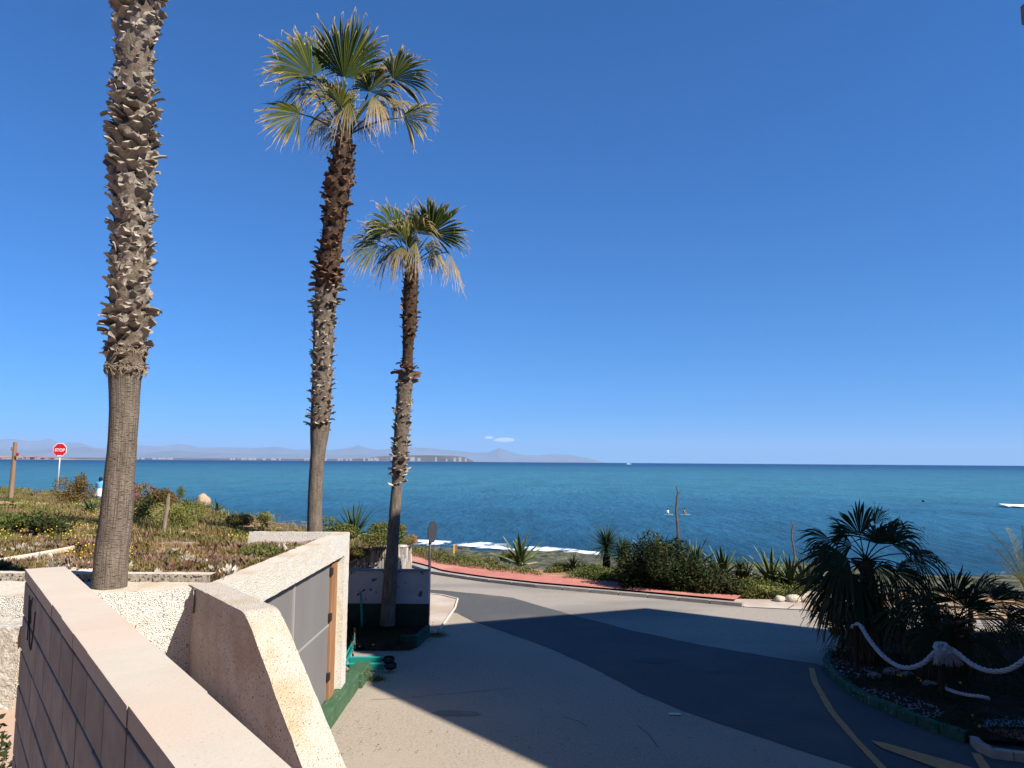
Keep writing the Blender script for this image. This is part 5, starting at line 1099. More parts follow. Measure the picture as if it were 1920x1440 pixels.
# rock mound and boulder
def rock(name, c, rx, ry, rz, m, label, seedv, cat="boulder", group=None):
    mb = MB(); nu, nv = 18, 10; c = Vector(c)
    for j in range(nv + 1):
        for i in range(nu):
            a, e_ = 2 * math.pi * i / nu, math.pi * (j / nv) - math.pi / 2; d_ = V3(math.cos(a) * math.cos(e_), math.sin(a) * math.cos(e_), math.sin(e_)); k = 1 + .22 * mnoise.noise(d_ * 1.6 + V3(seedv, 0, 0)) + .06 * mnoise.noise(d_ * 5 + V3(seedv, 3, 0))
            mb.v.append((c.x + d_.x * rx * k, c.y + d_.y * ry * k, c.z + d_.z * rz * k)); mb.dry.append(0.0)
    for j in range(nv):
        for i in range(nu): mb.f.append((j * nu + i, j * nu + (i + 1) % nu, (j + 1) * nu + (i + 1) % nu, (j + 1) * nu + i)); mb.m.append(0)
    return tag(mb.build(name, m, smooth=True), label, cat, group)
b = gb(374, 946); rock("boulder", (b.x, b.y + .3, b.z + .1), .30, .28, .30, mat("tan_rock", (.34, .235, .16), (.46, .34, .24), 3, .95, .1, bump=.7, bscale=8, bdist=.05), "rounded tan boulder on the crest against the sea", 1)
b = gb(284, 932)
for i, (px, py, r) in enumerate([(432, 1083 - 50, .10), (596, 1018, .08), (520, 1028, .09), (465, 1038, .08), (140, 1075, .08)]):
    q = gb(px, py); rock("stone", (q.x, q.y, q.z + .02), r, r, r * .7, ROCKW, ["pale stone lying in the bed near the middle of the parapet", "small stone at the back corner of the gravel patch", "whitish stone on bare soil below the creeping plant", "light stone beside the purple succulents", "pale stone among the white chips left of the palm"][i], 20 + i, "stone")

# vegetation strip beyond the red pavement
r_ = np.random.default_rng(50); n = 64000; x = r_.uniform(-9, 12.5, n); s_ = r_.uniform(2.1, 15, n) ; y = kerb_y(x) + np.interp(x, [-5, 5, 9, 12], [.2, -.3, -.6, 1.2]) + s_
lim = np.interp(x, [-9, -4, -1, 0, 2.5, 4, 12.5], [15, 15, 12, 3.6, 3.2, 13, 13]); k = s_ < lim * (.8 + .25 * np.sin(x * 3)); x, y, s_ = x[k], y[k], s_[k]
hgt = np.clip((s_ - 1.9) / .8, .15, 1) * (.30 + .12 * np.sin(x * 1.7 + y) + .08 * np.sin(x * 4.1 - y * 2)); zz = low_z(x, y); 
P0 = np.stack([x, y, zz + hgt * r_.uniform(.1, 1, len(x))], 1)
third = len(P0) // 2
vv, ff = leaf_quads(np.repeat(P0[:third], 3, 0) + r_.normal(size=(third * 3, 3)) * .05, .085, .4, 51); tag(np_mesh("verge_plants", vv, ff, G_MID), kind="stuff")
vv, ff = leaf_quads(np.repeat(P0[third:], 3, 0) + r_.normal(size=((len(P0) - third) * 3, 3)) * .05, .08, .4, 52); tag(np_mesh("verge_plants", vv, ff, green_mat("verge_olive", (.07, .085, .02), (.16, .16, .05), (.05, .075, .018), 1.2)), kind="stuff")
tufts("verge_grass", P0[::9] * [1, 1, 0] + np.stack([0 * x[::9], 0 * x[::9], zz[::9]], 1), .38, .008, G_OLIVE, 3, .1, .6, 53)
# the big dark hedge and its neighbours
hb = at_y(1270, 1118, 25.3); hb.z = .05
hed = thing("hedge", hb, "big dark glossy rounded hedge above the red pavement", "hedge")
for i, (px, Yd, rx, ry, rz, n) in enumerate([(1222, 26.2, 1.0, .9, 1.40, 9500), (1258, 26.0, 1.05, .9, 1.20, 9500), (1298, 25.6, 1.0, .8, .88, 8000), (1336, 25.3, .85, .7, .60, 5500), (1195, 26.4, .75, .6, 1.1, 5500), (1372, 25.0, .6, .5, .36, 2600)]):
    c = at_y(px, 1110, Yd); c.z = .05; bush("hedge", c, rx, ry, rz, n, .10, G_DARK, "", seedv=90 + i, thing_obj=hed, lobes=7)
for i, (px, Yd, rx, rz, m, lb) in enumerate([(1110, 28.2, .7, .45, G_MID, "green shrub between the pale yucca and the hedge"), (1150, 27.6, .8, .42, G_MID, "green shrub at the foot of the two shaggy yuccas"), (1405, 25.0, .75, .36, G_MID, "light green shrub at the right end of the hedge"), (1440, 25.0, .5, .25, G_YEL, "yellowish plant past the end of the red pavement"), (1500, 25.3, .5, .3, G_YEL, "yellow green plant above the chalky bank"), (1530, 24.9, .5, .35, G_OLIVE, "olive plant beside the fan palm"), (1050, 30.5, .6, .22, G_MID, "low green plant in front of the sand patch"), (955, 33, .6, .3, G_MID, "low plant at the foot of the lone striped agave")]):
    c = at_y(px, 1100, Yd); c.z = .0; bush("shrub", c, rx, .5, rz, 2600, .08, m, lb, seedv=100 + i)
for i, (px, py, Yd, r) in enumerate([(1462, 1128, 24.2, .14), (1488, 1134, 24.2, .2), (1512, 1134, 24.2, .22), (1535, 1136, 24.1, .26), (1552, 1132, 24.3, .3), (1568, 1136, 24.0, .3), (1525, 1126, 24.6, .26), (1545, 1124, 24.6, .26)]):
    q = at_y(px, py, Yd); rock("chalk_stone", (q.x, q.y, .08), r * 1.3, r, r * .8, ROCKW, "chalky white stone in the low bank left of the fan palm", 40 + i, "stone", "chalk stones in the low bank")
for i, (px, py, Yd) in enumerate([(833, 1055, 33.0), (912, 1060, 31.5)]):
    q = at_y(px, py, Yd); rock("stone", q, .1, .1, .09, ROCKW, ["white stone in the verge right of the edge-on road sign", "second white stone in the verge, nearer the striped agave"][i], 50 + i, "stone")
# small plants in the shaded yard
def tuft_thing(nm, c, R_, h, n, m, lb, sd, cat="plant"):
    c = Vector(c); t = thing(nm, c, lb, cat); r = np.random.default_rng(sd); pts = np.array(c) + np.concatenate([r.normal(size=(n, 2)) * R_ * .5, np.abs(r.normal(size=(n, 1))) * h * .4], 1)
    v, f = leaf_quads(pts, .035, .4, sd); np_mesh("foliage", v, f, m, t)
tuft_thing("weed", at_z(818, 1192, .0), .25, .06, 700, G_MID, "weed growing at the foot of the white and green wall", 120)
tuft_thing("weed", at_z(705, 1275, .0), .18, .05, 500, G_MID, "weed at the end of the green painted kerb", 121)
tuft_thing("weed", at_z(668, 1262, .22), .25, .06, 900, G_OLIVE, "grassy weeds growing on top of the green painted kerb", 122)
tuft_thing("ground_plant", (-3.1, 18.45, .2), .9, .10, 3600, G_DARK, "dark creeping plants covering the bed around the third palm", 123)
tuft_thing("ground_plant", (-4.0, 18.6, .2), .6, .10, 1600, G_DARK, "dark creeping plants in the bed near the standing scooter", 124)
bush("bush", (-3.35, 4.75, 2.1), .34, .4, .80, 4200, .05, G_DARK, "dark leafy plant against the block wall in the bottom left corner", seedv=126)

# ------------------------------------------------------------------ round planter on the right
pc = [tuple(at_z(x, y, 0).xy) for x, y in ((1600, 1225), (1562, 1232), (1542, 1243), (1546, 1262), (1600, 1310), (1700, 1355), (1760, 1378), (1818, 1398))]
rk = thing("planter_kerb", (pc[4][0], pc[4][1], 0), "dark green painted kerb curving round the palm bed", "kerb")
w_ = walk(pc, .42)
for a, b in zip(w_[:-1], w_[1:]):
    d_ = (b - a).normalized(); n2 = V3(-d_.y, d_.x, 0) * .15; g = d_ * .006
    MB().prism([tuple((a + g).xy), tuple((b - g).xy), tuple((b - g + n2).xy), tuple((a + g + n2).xy)], 0, .17 + U(-.012, .012)).build("kerb_block", mat("shaded_green_paint", (.02, .085, .055), (.04, .12, .08), 6, .8, .2, speck=((.28, .24, .19), 14, .66)), rk, bevel=.02)
bed = pc + [(9.0, 11.9), (14, 12), (14, 19.8), (9.4, 19.6), (8.0, 18.6)]
bm2 = MB(); cxy = (9.6, 15.8); nb = len(bed)
bm2.add([(x, y, .10) for x, y in bed] + [(cxy[0] + (x - cxy[0]) * .5, cxy[1] + (y - cxy[1]) * .5, .22) for x, y in bed] + [(*cxy, .28)], [(i, (i + 1) % nb, nb + (i + 1) % nb, nb + i) for i in range(nb)] + [(nb + i, nb + (i + 1) % nb, 2 * nb) for i in range(nb)])
tag(bm2.build("bed_soil", MATS["dark_soil"], smooth=True), kind="structure")
def inpoly(x, y, poly):
    c = np.zeros(len(x), bool); j = len(poly) - 1
    for i in range(len(poly)):
        xi, yi = poly[i]; xj, yj = poly[j]; c ^= ((yi > y) != (yj > y)) & (x < (xj - xi) * (y - yi) / (yj - yi + 1e-12) + xi); j = i
    return c
x = r_.uniform(6.4, 14, 16000); y = r_.uniform(11.8, 19.6, 16000); k = inpoly(x, y, bed); x, y = x[k], y[k]; zb = .13 + .1 * np.clip(1 - np.hypot(x - 9.6, y - 15.8) / 4, 0, 1)
BP = np.stack([x, y, zb], 1); nn = np.sin(x * 3) + np.cos(y * 2.7 + x)
chips("bed_gravel", BP[nn > .3][:3200], .035, mat("bed_gravel", (.13, .12, .13), (.30, .28, .29), 12, .9, .1), 60)
vv, ff = leaf_quads(np.repeat(BP[nn < .1], 3, 0) + r_.normal(size=((nn < .1).sum() * 3, 3)) * [.06, .06, .03] + [0, 0, .04], .05, .4, 61); tag(np_mesh("bed_plants", vv, ff, G_DARK), kind="stuff")
fl = BP[nn < -.6][:60] + [0, 0, .1]; flowers(fl, .05, FLOW, 62)
for i, (px, py, r) in enumerate([(1672, 1262, .16), (1700, 1268, .14), (1742, 1285, .13), (1640, 1268, .12)]):
    q = at_z(px, py, .18); rock("stone", q, r * 1.2, r, r * .7, mat("pinkish_stone", (.24, .17, .15), (.33, .25, .22), 5), "rounded stone in the shaded palm bed", 70 + i, "stone", "stones in the shaded palm bed")
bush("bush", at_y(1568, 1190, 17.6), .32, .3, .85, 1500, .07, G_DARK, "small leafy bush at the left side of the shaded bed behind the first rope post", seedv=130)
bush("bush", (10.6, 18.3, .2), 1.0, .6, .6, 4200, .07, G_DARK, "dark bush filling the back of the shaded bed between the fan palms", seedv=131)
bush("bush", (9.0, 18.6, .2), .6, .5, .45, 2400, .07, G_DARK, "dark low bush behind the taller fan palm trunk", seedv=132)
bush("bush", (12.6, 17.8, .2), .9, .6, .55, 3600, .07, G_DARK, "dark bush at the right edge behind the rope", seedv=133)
# paving, mosaic and pale kerb in the corner
sheet("brick_paving_bed", P((1822, 1372), (1850, 1366), (1925, 1364), (2000, 1370), (2000, 1420), (1925, 1404), (1860, 1390)), .115, MORTAR)
bp_ = tag(thing("brick_paving", (9, 12.2, 0), None, None), kind="structure")
BRK = mat("red_brick", (.30, .085, .08), (.40, .13, .12), 9, .9, .1, rnd=.25)
corner = P((1826, 1373), (1852, 1364), (1925, 1362), (1990, 1368), (1990, 1418), (1925, 1402), (1862, 1389))
for j in range(16):
    for i in range(34):
        x0 = 6.9 + i * .105 + j * .02; y0 = 11.35 + j * .105
        if inpoly(np.array([x0 + .05]), np.array([y0 + .05]), corner)[0]: MB().box((x0, y0, .10), (x0 + .096, y0 + .096, .132 + U(-.003, .003))).build("paving_brick", BRK, bp_)
mz = MB(); 
for i in range(1500):
    px, py = U(1838, 1960), U(1316, 1364)
    if py < 1366 - (px - 1838) * .9 - 2 and px < 1880: continue
    q = at_z(px, py, .14); s_ = .035; a = U(0, 1.5); mz.add([(q.x + s_ * math.cos(a + k * 1.57) * U(.6, 1.2), q.y + s_ * math.sin(a + k * 1.57) * U(.6, 1.2), .15 + U(0, .006)) for k in range(4)], [(0, 1, 2, 3)])
tag(mz.build("blue_mosaic", mat("blue_chips", (.10, .19, .25), (.22, .34, .40), 14, .6, .3)), kind="stuff")
sheet("mosaic_base", P((1836, 1364), (1880, 1318), (1990, 1312), (1990, 1366)), .135, mat("mosaic_grout", (.03, .05, .07), (.05, .08, .10), 20))
ck = thing("pale_kerb", (7.4, 11.8, 0), "pale concrete kerb blocks round the brick corner at the bottom right", "kerb")
w_ = walk([tuple(at_z(x, y, 0).xy) for x, y in ((1818, 1396), (1838, 1416), (1862, 1424), (1925, 1432), (2010, 1440))], .30)
for a, b in zip(w_[:-1], w_[1:]):
    d_ = (b - a).normalized(); n2 = V3(-d_.y, d_.x, 0) * .12; g = d_ * .005
    MB().prism([tuple((a + g).xy), tuple((b - g).xy), tuple((b - g + n2).xy), tuple((a + g + n2).xy)], 0, .14).build("kerb_block", mat("pale_kerb_concrete", (.36, .31, .26), (.45, .39, .33), 6, .9, .1, rnd=.1), ck, bevel=.012)

# rope fence
posts = []
for i, (px, pyb, pyt, Yd, w, lb) in enumerate([(1581, 1240, 1160, 17.1, .085, "leftmost dark rope post behind the first bush"), (1608, 1278, 1172, 15.6, .09, "dark rope post where the white rope bends over its top"), (1768, 1332, 1222, 13.9, .10, "dark rope post carrying the big white tassel knot"), (1622, 1228, 1175, 18.2, .06, "thin dark post between the first two rope posts")]):
    a = at_y(px, pyb, Yd); b = at_y(px, pyt, Yd); a.z = .05
    posts.append(tag(MB().tube([(a.x, a.y, .05), (a.x, a.y, (a.z + b.z) / 2), (a.x, a.y, b.z)], [w * .55, w * .5, w * .48], 10).build("fence_post", DKWOOD, smooth=False), lb, "post", "posts of the rope fence"))
def rope(name, pts, r, label):
    P_ = []
    for i in range(len(pts) - 1):
        p0, p1, p2, p3 = [Vector(pts[max(0, min(len(pts) - 1, i + k))]) for k in (-1, 0, 1, 2)]
        n_ = max(4, int((p2 - p1).length / .02))
        for j in range(n_):
            t = j / n_; P_.append(.5 * ((2 * p1) + (p2 - p0) * t + (2 * p0 - 5 * p1 + 4 * p2 - p3) * t * t + (-p0 + 3 * p1 - 3 * p2 + p3) * t ** 3))
    P_.append(Vector(pts[-1])); t_ = thing(name, P_[0], label, "rope"); L_ = 0
    cums = [0]
    for i in range(1, len(P_)): L_ += (P_[i] - P_[i - 1]).length; cums.append(L_)
    for k in range(3):
        Q = []
        for i, p in enumerate(P_):
            d_ = (P_[min(i + 1, len(P_) - 1)] - P_[max(i - 1, 0)]).normalized(); u_ = d_.cross(V3(0, 1, .3)).normalized(); w = d_.cross(u_); a = cums[i] / (r * 3.4) * 2 * math.pi / 2 + k * 2.094
            Q.append(p + (u_ * math.cos(a) + w * math.sin(a)) * r * .56)
        MB().tube(Q, r * .54, 6).build("strand", ROPE, t_, smooth=True)
    return t_
Rp = lambda *a: [at_y(x, y, d_) for x, y, d_ in a]
rope("rope", Rp((1584, 1156, 17.1), (1592, 1178, 16.6), (1600, 1174, 15.7), (1612, 1172, 15.55), (1628, 1196, 15.2), (1652, 1226, 14.7), (1680, 1247, 14.4), (1705, 1252, 14.1), (1730, 1244, 13.95), (1752, 1224, 13.9), (1765, 1214, 13.85)), .042, "white twisted rope sagging between the bend post and the tassel knot")
rope("rope", Rp((1770, 1212, 13.85), (1792, 1222, 13.7), (1820, 1244, 13.4), (1850, 1257, 13.1), (1880, 1258, 12.9), (1905, 1248, 12.7), (1940, 1222, 12.5), (1980, 1190, 12.4)), .042, "white twisted rope running from the tassel knot out of the right edge")
kn = thing("tassel_knot", at_y(1766, 1222, 13.85), "frayed white rope knot with a hanging tassel on the nearest post", "knot")
kc = at_y(1764, 1216, 13.82); kmb = MB()
for i in range(6):
    a0 = U(0, 6.28); tl = [kc + V3(math.cos(a0 + t) * U(.09, .12), math.sin(a0 + t) * .07 - .02, math.sin(t * 1.3 + a0) * .06 + .03) for t in (0, .9, 1.8, 2.7, 3.6)]; kmb.tube(tl, .036, 7)
kmb.build("knot", ROPE, kn, smooth=True); tm = MB()
for i in range(170):
    a0 = U(-.16, .24); b0 = kc + V3(a0 * .7, U(-.10, .02), U(-.02, .05)); e_ = kc + V3(a0 * 1.3 + U(-.02, .06), U(-.13, 0), -U(.13, .30)); tm.tube([b0, (b0 + e_) / 2 + V3(U(-.015, .015), -.04, .02), e_], [.009, .008, .005], 4)
tm.build("tassel", ROPE, kn)
rope("rope", Rp((1772, 1290, 13.9), (1790, 1297, 13.6), (1815, 1303, 13.3), (1840, 1306, 13.1), (1856, 1310, 13.0)), .03, "loose rope end lying low in the bed beside the tassel post")
# wooden rail by the beach, beyond the road
rl = thing("wooden_rail", (11, 21.8, 0), "dark wooden beach rail seen through the fan palms", "fence")
for px, yb, yt in ((1742, 1182, 1112), (1895, 1205, 1150), (1655, 1165, 1105), (1820, 1190, 1130), (1960, 1215, 1165)):
    a = at_y(px, yb, 20.6 if px > 1700 else 22.0); b = at_y(px, yt, a.y); MB().tube([(a.x, a.y, -.1), b], [.07, .065], 8).build("post", DKWOOD, rl)
for yy in (.25, .55, .95):
    MB().tube([(9.6, 22.3, yy), (11.9, 20.6, yy), (15.5, 20.5, yy - .05)], .03, 6).build("rail", DKWOOD, rl)

# ------------------------------------------------------------------ signs and posts
def flat_text(s_, size, loc, rz, m, name, parent, ext=.002):
    cu = bpy.data.curves.new(name, 'FONT'); cu.body = s_; cu.size = size; cu.align_x = 'CENTER'; cu.align_y = 'CENTER'; cu.extrude = ext; cu.offset = size * .03
    o = bpy.data.objects.new(name, cu); COL.objects.link(o); bpy.context.view_layer.update(); dg = bpy.context.evaluated_depsgraph_get(); me = bpy.data.meshes.new_from_object(o.evaluated_get(dg)); bpy.data.objects.remove(o)
    me.materials.clear(); me.materials.append(m); q = link(name, me, parent); q.location = loc; q.rotation_euler = (rad(90), 0, rz); return q
sb_ = on_garden(107, 938); sg = thing("stop_sign", sb_, "red octagonal stop sign on a pale pole at the left, facing the viewer", "road sign")
dS = sb_.y; top = at_y(113, 832, dS); cen = at_y(112.5, 843.5, dS); rr = 12.6 / FPX * dS
MB().tube([sb_ - V3(0, 0, .2), sb_.lerp(cen, .5), cen + V3(0, .04, 0)], .04, 8).build("pole", STEEL, sg, smooth=True)
def octa(c, r, th, m, name, parent, rot=0, extra=0):
    vs = []
    for yy in (-th / 2, th / 2):
        for k in range(8): a = rad(22.5 + 45 * k); vs.append(V3(r * math.cos(a), yy, r * math.sin(a)))
    M_ = Matrix.Translation(c) @ Matrix.Rotation(rot, 4, 'Z'); return MB().add([M_ @ v for v in vs], [tuple(range(8)), tuple(range(8, 16))[::-1]] + [(k, k + 8, (k + 1) % 8 + 8, (k + 1) % 8) for k in range(8)]).build(name, m, parent)
octa(cen, rr * 1.08, .012, WHITES, "rim", sg); octa(cen + V3(0, -.012, 0), rr * .97, .008, REDS, "face", sg)
lo = cen + V3(0, -.02, 0) - base_of(sg); flat_text("STOP", rr * .62, lo + V3(0, 0, -.02), 0, WHITES, "lettering", sg)
MB().box((cen.x - .12, cen.y - .03, cen.z - rr * .98), (cen.x + .12, cen.y - .018, cen.z - rr * .78)).build("worn_patch", WHITES, sg)
sn = at_y(804, 1125, 21.6); cs = at_y(808, 997, 21.6); s2 = thing("road_sign", V3(sn.x, 21.6, 0), "dark octagonal road sign seen almost edge-on beside the white wall", "road sign")
MB().tube([V3(sn.x, 21.6, -.05), V3(cs.x - .02, 21.6, cs.z + .25)], .038, 8).build("pole", DKSTEEL, s2, smooth=True)
octa(cs + V3(.04, -.0, 0), .33, .02, DKSTEEL, "plate", s2, rad(72)); MB().box((cs.x + .0, 21.5, cs.z - .12), (cs.x + .03, 21.7, cs.z - .09)).build("bracket", DKSTEEL, s2)
ys = at_y(851, 1046, 36); t = thing("marker_sign", V3(ys.x, 36, ys.z - .3), "small brown board on a yellow post in front of the surf", "sign"); k = 36 / FPX
MB().box((ys.x - .2 * k * 10, 36.03, ys.z + 11 * k), (ys.x + 6 * k, 36.06, ys.z + 23 * k)).build("board", mat("brown_board", (.26, .12, .03), (.32, .16, .05), 5), t, bevel=.01); MB().box((ys.x - .035, 35.98, ys.z - .4), (ys.x + .035, 36.02, ys.z + 24 * k)).build("post", mat("yellow_post", (.75, .45, .12)), t)
a = on_garden(20, 938); b = at_y(29, 829, a.y); t = thing("wooden_pole", a, "tall leaning brown wooden pole at the left edge", "pole"); MB().tube([a - V3(0, 0, .2), a.lerp(b, .5), b], [.13, .115, .10], 9).build("shaft", mat("pole_wood", (.20, .13, .08), (.30, .20, .13), 6, .9, .1, stretch=(1, 1, .1)), t)
q = at_y(33, 852, a.y - .15); MB().box((q.x - .06, q.y - .05, q.z - .09), (q.x + .07, q.y, q.z + .09)).build("red_plate", mat("dull_red", (.35, .02, .03)), t, bevel=.01)
q = at_y(24, 842, a.y - .15); MB().box((q.x - .09, q.y - .04, q.z - .1), (q.x + .0, q.y, q.z + .1)).build("grey_plate", GREYWOOD, t, bevel=.01)
a = on_garden(306, 998); b = at_y(317, 925, a.y); t = tag(MB().tube([a - V3(0, 0, .15), a.lerp(b, .4) + V3(.01, 0, 0), a.lerp(b, .8), b], [.06, .05, .055, .03], 7).build("wooden_stake", GREYWOOD), "weathered leaning wooden stake in the yellow green bush", "stake")
gpl = on_garden(158, 935)

# ------------------------------------------------------------------ e-scooters
def scooter(loc, rz, roll, label, with_stem=True, group="green e-scooters"):
    t = thing("electric_scooter", loc, label, "scooter", group); M_ = Matrix.Translation(loc) @ Matrix.Rotation(rz, 4, 'Z') @ Matrix.Rotation(roll, 4, 'X')
    X = lambda x, y, z: M_ @ V3(x, y, z)
    m_ = MB().box((-.38, -.075, .10), (.34, .075, .155), mat=M_).build("deck", TEAL, t, bevel=.015); MB().box((-.30, -.065, .156), (.26, .065, .161), mat=M_).build("deck_mat", BLACK, t)
    for x_ in (-.52, .52):
        w = MB(); w.tube([X(x_, -.028, .105), X(x_, .028, .105)], .105, 20).build("wheel", BLACK, t, smooth=False); MB().tube([X(x_, -.031, .105), X(x_, .031, .105)], .045, 12).build("rim", mat("rim_grey", (.03, .03, .033), rough=.5), t)
    fd = MB(); 
    for k in range(6):
        a0, a1 = rad(20 + 26 * k), rad(20 + 26 * (k + 1)); fd.add([X(-.52 + .125 * math.cos(a0), -.05, .105 + .125 * math.sin(a0)), X(-.52 + .125 * math.cos(a0), .05, .105 + .125 * math.sin(a0)), X(-.52 + .125 * math.cos(a1), .05, .105 + .125 * math.sin(a1)), X(-.52 + .125 * math.cos(a1), -.05, .105 + .125 * math.sin(a1)), ], [(0, 1, 2, 3)])
    fd.build("mudguard", BLACK, t); MB().tube([X(-.36, 0, .14), X(-.52, 0, .13)], .028, 8).build("rear_arm", BLACK, t)
    MB().tube([X(.34, 0, .14), X(.44, 0, .26), X(.40, 0, 1.08)], [.03, .032, .026], 10).build("stem", TEAL, t, smooth=True); MB().tube([X(.52, 0, .105), X(.44, 0, .28)], .025, 8).build("fork", BLACK, t)
    MB().tube([X(.40, -.24, 1.09), X(.405, 0, 1.10), X(.40, .24, 1.09)], .014, 8).build("handlebar", mat("bar_grey", (.2, .2, .2), rough=.4), t)
    for sg_ in (-1, 1): MB().tube([X(.40, sg_ * .15, 1.09), X(.40, sg_ * .25, 1.09)], .02, 8).build("grip", BLACK, t)
    return t
c = at_z(733, 1264, 0); scooter((c.x - .54, c.y - .02, .10), rad(184), rad(80), "fallen teal e-scooter nearest the green kerb, its black rear wheel towards the yard")
scooter((c.x - .66, c.y + .45, .10), rad(181), rad(76), "second fallen teal e-scooter lying behind the first")
c = at_z(672, 1200, 0); scooter((c.x - .40, c.y + .35, .02), rad(-8), rad(4), "standing teal e-scooter behind the enclosure corner, handlebar showing")
# litter in the bed and on the road
for i, (px, py, z_, L_, W_, H_, lb, m) in enumerate([(702, 1166, .2, .10, .07, .05, "white paper cup lying in the bed left of the third palm", WHITES), (760, 1168, .2, .22, .10, .10, "pale brick lying in the bed right of the third palm", ROCKW)]):
    c = at_z(px, py, z_); tag(MB().box((c.x - L_ / 2, c.y - W_ / 2, z_), (c.x + L_ / 2, c.y + W_ / 2, z_ + H_)).build(["paper_cup", "loose_brick"][i], m, bevel=.012), lb, ["cup", "brick"][i])
lf = MB()
for i in range(260):
    px, py = random.choice([(U(700, 860), U(1180, 1290)), (U(640, 1100), U(1200, 1440)), (U(615, 720), U(1290, 1420)), (U(960, 1500), U(1150, 1440))]); c = at_z(px, py, .03); s_ = U(.008, .028); a = U(0, 6.28)
    if c.x < -2.8: continue
    lf.add([c + V3(math.cos(a) * s_, math.sin(a) * s_, U(0, .02)), c + V3(-math.sin(a) * s_ * .5, math.cos(a) * s_ * .5, .004), c - V3(math.cos(a) * s_, math.sin(a) * s_, 0), c + V3(math.sin(a) * s_ * .5, -math.cos(a) * s_ * .5, .01)], [(0, 1, 2, 3)])
tag(lf.build("dry_leaf_litter", mat("litter_brown", (.06, .045, .03), (.16, .12, .08), 9)), kind="stuff")
c = at_z(1265, 1338, .03); tag(MB().box((c.x - .10, c.y - .04, .02), (c.x + .10, c.y + .03, .035)).build("paper_scrap", WHITES, bevel=.006), "small white paper scrap on the shaded yard", "scrap")

# ------------------------------------------------------------------ people
SKIN = mat("skin", (.30, .15, .09), rough=.6); HAIR = mat("black_hair", (.012, .009, .008), rough=.6)
def body(joints, edges, name, m, parent, root=0, sub=2):
    """one continuous surface grown over a skeleton"""
    off = base_of(parent); me = bpy.data.meshes.new(name); me.from_pydata([tuple(Vector(j[0]) - off) for j in joints], edges, []); me.materials.append(m); o = link(name, me, parent)
    md = o.modifiers.new("skin", 'SKIN'); md.use_smooth_shade = True
    for i, (p, r) in enumerate(joints): me.skin_vertices[0].data[i].radius = (r, r) if not hasattr(r, '__len__') else r; me.skin_vertices[0].data[i].use_root = (i == root)
    o.modifiers.new("subdivision", 'SUBSURF').levels = sub; o.modifiers["subdivision"].render_levels = sub; return o
def ball(c, rx, ry, rz, name, m, parent, n=14):
    mb = MB(); c = Vector(c)
    for j in range(n // 2 + 1):
        for i in range(n): a, e_ = 2 * math.pi * i / n, math.pi * j / (n // 2) - math.pi / 2; mb.v.append((c.x + rx * math.cos(a) * math.cos(e_), c.y + ry * math.sin(a) * math.cos(e_), c.z + rz * math.sin(e_))); mb.dry.append(0.0)
    for j in range(n // 2):
        for i in range(n): mb.f.append((j * n + i, j * n + (i + 1) % n, (j + 1) * n + (i + 1) % n, (j + 1) * n + i)); mb.m.append(0)
    return mb.build(name, m, parent, smooth=True)
def lathe(c, prof, name, m, parent, n=18, ell=.75, wav=0):
    mb = MB(); c = Vector(c)
    for j, (r, z) in enumerate(prof):
        for i in range(n): a = 2 * math.pi * i / n; k = 1 + wav * math.sin(a * 6) * (j / len(prof)); mb.v.append((c.x + r * k * math.cos(a), c.y + r * k * ell * math.sin(a), c.z + z + (wav * .3 * math.sin(a * 3) if j == len(prof) - 1 else 0))); mb.dry.append(0.0)
    for j in range(len(prof) - 1):
        for i in range(n): mb.f.append((j * n + i, j * n + (i + 1) % n, (j + 1) * n + (i + 1) % n, (j + 1) * n + i)); mb.m.append(0)
    return mb.build(name, m, parent, smooth=True)
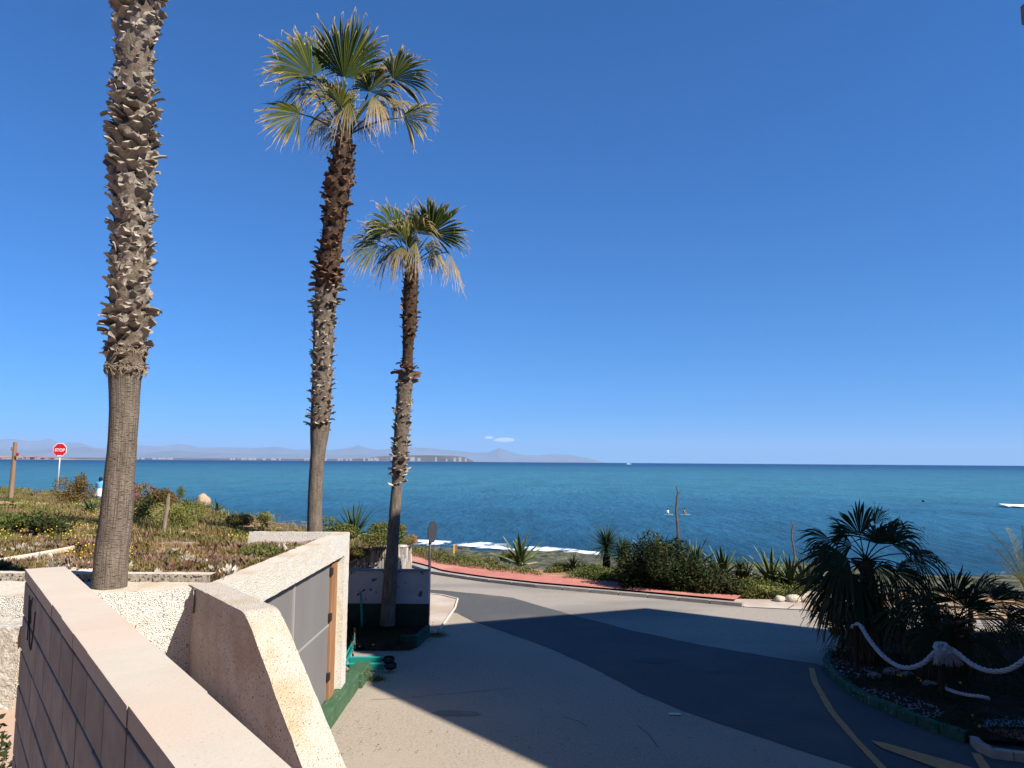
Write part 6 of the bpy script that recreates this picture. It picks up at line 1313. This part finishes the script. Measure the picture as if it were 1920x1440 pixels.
def walker(px, pyhead, pyfeet, Y, top_m, skirt_m, label, H=1.62, hair_long=False):
    f = at_y(px, pyfeet, Y); h = at_y(px, pyhead, Y); s = (h.z - f.z) / H; t = thing("person", f, label, "person"); o = f
    j = lambda x, y, z: o + V3(x, y, z) * s
    J_ = [(j(0, 0, .92), .115 * s), (j(0, .01, 1.12), .11 * s), (j(0, .02, 1.30), .125 * s), (j(0, .02, 1.40), .05 * s), (j(0, .0, 1.50), .085 * s), (j(0, 0, 1.55), .075 * s),
          (j(-.17, .02, 1.32), .05 * s), (j(-.27, .06, 1.10), .038 * s), (j(-.34, -.06, .93), .03 * s), (j(-.37, -.10, .86), .028 * s),
          (j(.17, .02, 1.32), .05 * s), (j(.25, -.04, 1.08), .038 * s), (j(.27, .06, .88), .03 * s), (j(.27, .09, .80), .028 * s),
          (j(-.09, -.05, .80), .08 * s), (j(-.10, -.12, .46), .055 * s), (j(-.10, -.02, .10), .038 * s), (j(-.10, .10, .04), .035 * s),
          (j(.09, .05, .80), .08 * s), (j(.10, .18, .48), .055 * s), (j(.10, .08, .12), .038 * s), (j(.10, .20, .05), .035 * s)]
    E_ = [(0, 1), (1, 2), (2, 3), (3, 4), (4, 5), (2, 6), (6, 7), (7, 8), (8, 9), (2, 10), (10, 11), (11, 12), (12, 13), (0, 14), (14, 15), (15, 16), (16, 17), (0, 18), (18, 19), (19, 20), (20, 21)]
    body(J_, E_, "body", SKIN, t)
    lathe(o, [(.07 * s, 1.42 * s), (.19 * s, 1.37 * s), (.20 * s, 1.25 * s), (.17 * s, 1.08 * s), (.175 * s, .95 * s)], "shirt", top_m, t)
    for sg_ in (-1, 1): MB().tube([j(sg_ * .14, .02, 1.36), j(sg_ * .25, .03, 1.20)], [.075 * s, .085 * s], 10).build("sleeve", top_m, t, smooth=True)
    lathe(o, [(.165 * s, 1.0 * s), (.24 * s, .80 * s), (.31 * s, .58 * s)], "skirt", skirt_m, t, 30, .8, .09)
    ball(j(0, -.02, 1.53), .105 * s, .11 * s, .115 * s, "hair", HAIR, t)
    for (x_, y_) in ((-.10, .10), (.10, .20)): ball(j(x_, y_, .04), .045 * s, .12 * s, .04 * s, "shoe", WHITES, t)
    if hair_long: ball(j(0, -.08, 1.40), .07 * s, .05 * s, .12 * s, "hair_bun", HAIR, t)
walker(186, 895, 950, 38.0, mat("blue_shirt", (.10, .38, .75), (.14, .45, .80), 6), mat("white_cloth", (.78, .76, .80)), "woman seen from behind in blue shirt and white skirt beside the nearest palm", hair_long=True)
walker(247, 911, 956, 33.0, mat("maroon_cloth", (.22, .03, .07)), mat("maroon_cloth", (.22, .03, .07)), "person in a maroon top mostly hidden behind the nearest palm trunk", 1.4)
def paddler(px, py, label, m_top, lean):
    c = at_z(px, py, -3.58); s = 1.0; t = thing("person", c, label, "person"); j = lambda x, y, z: c + V3(x, y, z)
    J_ = [(j(0, 0, .14), .13), (j(0, 0, .36), .12), (j(.02, 0, .55), .14), (j(.03, 0, .68), .05), (j(.04, 0, .78), .085), (j(.04, 0, .86), .08), (j(lean * .2, -.12, .55), .05), (j(lean * .34, -.2, .36), .04), (j(lean * .5, -.14, .28), .035), (j(-.02, .16, .55), .05), (j(lean * .2, .26, .36), .04), (j(lean * .36, .2, .25), .035), (j(.12, -.14, .12), .08), (j(.40, -.2, .16), .06), (j(.12, .14, .12), .08), (j(.40, .2, .16), .06)]
    body(J_, [(0, 1), (1, 2), (2, 3), (3, 4), (4, 5), (2, 6), (6, 7), (7, 8), (2, 9), (9, 10), (10, 11), (0, 12), (12, 13), (0, 14), (14, 15)], "body", SKIN, t)
    lathe(c, [(.06, .70), (.18, .62), (.19, .45), (.16, .22)], "vest", m_top, t, 14, .85); ball(j(.03, 0, .86), .10, .10, .10, "hair", HAIR, t)
    b_ = tag(MB().build("x", WHITES) if False else MB().add([(c.x + x_, c.y + y_, -3.585 + z_) for z_ in (0, .07) for x_, y_ in ((-.8, 0), (-.65, .25), (0, .34), (.65, .25), (.85, 0), (.65, -.25), (0, -.34), (-.65, -.25))], [tuple(range(8))[::-1], tuple(range(8, 16))] + [(k, (k + 1) % 8, 8 + (k + 1) % 8, 8 + k) for k in range(8)]).build("paddle_board", mat("pale_board", (.16, .40, .50))), "pale board under the " + ("left" if lean < 0 else "right") + " paddler on the water", "board")
paddler(1252, 965, "paddler in white sitting on a board left of the flower stalk", WHITES, -1); paddler(1283, 965, "bare-chested paddler sitting on a board right of the flower stalk", mat("skin", (.30, .15, .09)), 1)
c = at_z(1731, 941, -3.6); t = thing("swimmer", c, "tiny dark head of a swimmer far out in the water", "person"); ball(c + V3(0, 0, .1), .3, .25, .28, "head", HAIR, t, 10)
c = at_z(1178, 868.0, -3.6); c = V3(c.x * 2600 / c.y, 2600, -3.6); t = thing("motor_boat", c, "tiny white motor boat near the horizon", "boat")
MB().add([(c.x + x_, c.y + y_, c.z + z_) for x_, y_, z_ in ((-6, -2, -.3), (5, -2, -.3), (9, 0, -.3), (5, 2, -.3), (-6, 2, -.3), (-6.5, -2.3, 2), (5.5, -2.3, 2.3), (11, 0, 2.8), (5.5, 2.3, 2.3), (-6.5, 2.3, 2))], [(4, 3, 2, 1, 0), (5, 6, 7, 8, 9)] + [(k, (k + 1) % 5, 5 + (k + 1) % 5, 5 + k) for k in range(5)]).build("hull", WHITES, t); MB().box((c.x - 3, c.y - 1.5, c.z + 2), (c.x + 2, c.y + 1.5, c.z + 4.6)).build("cabin", WHITES, t)
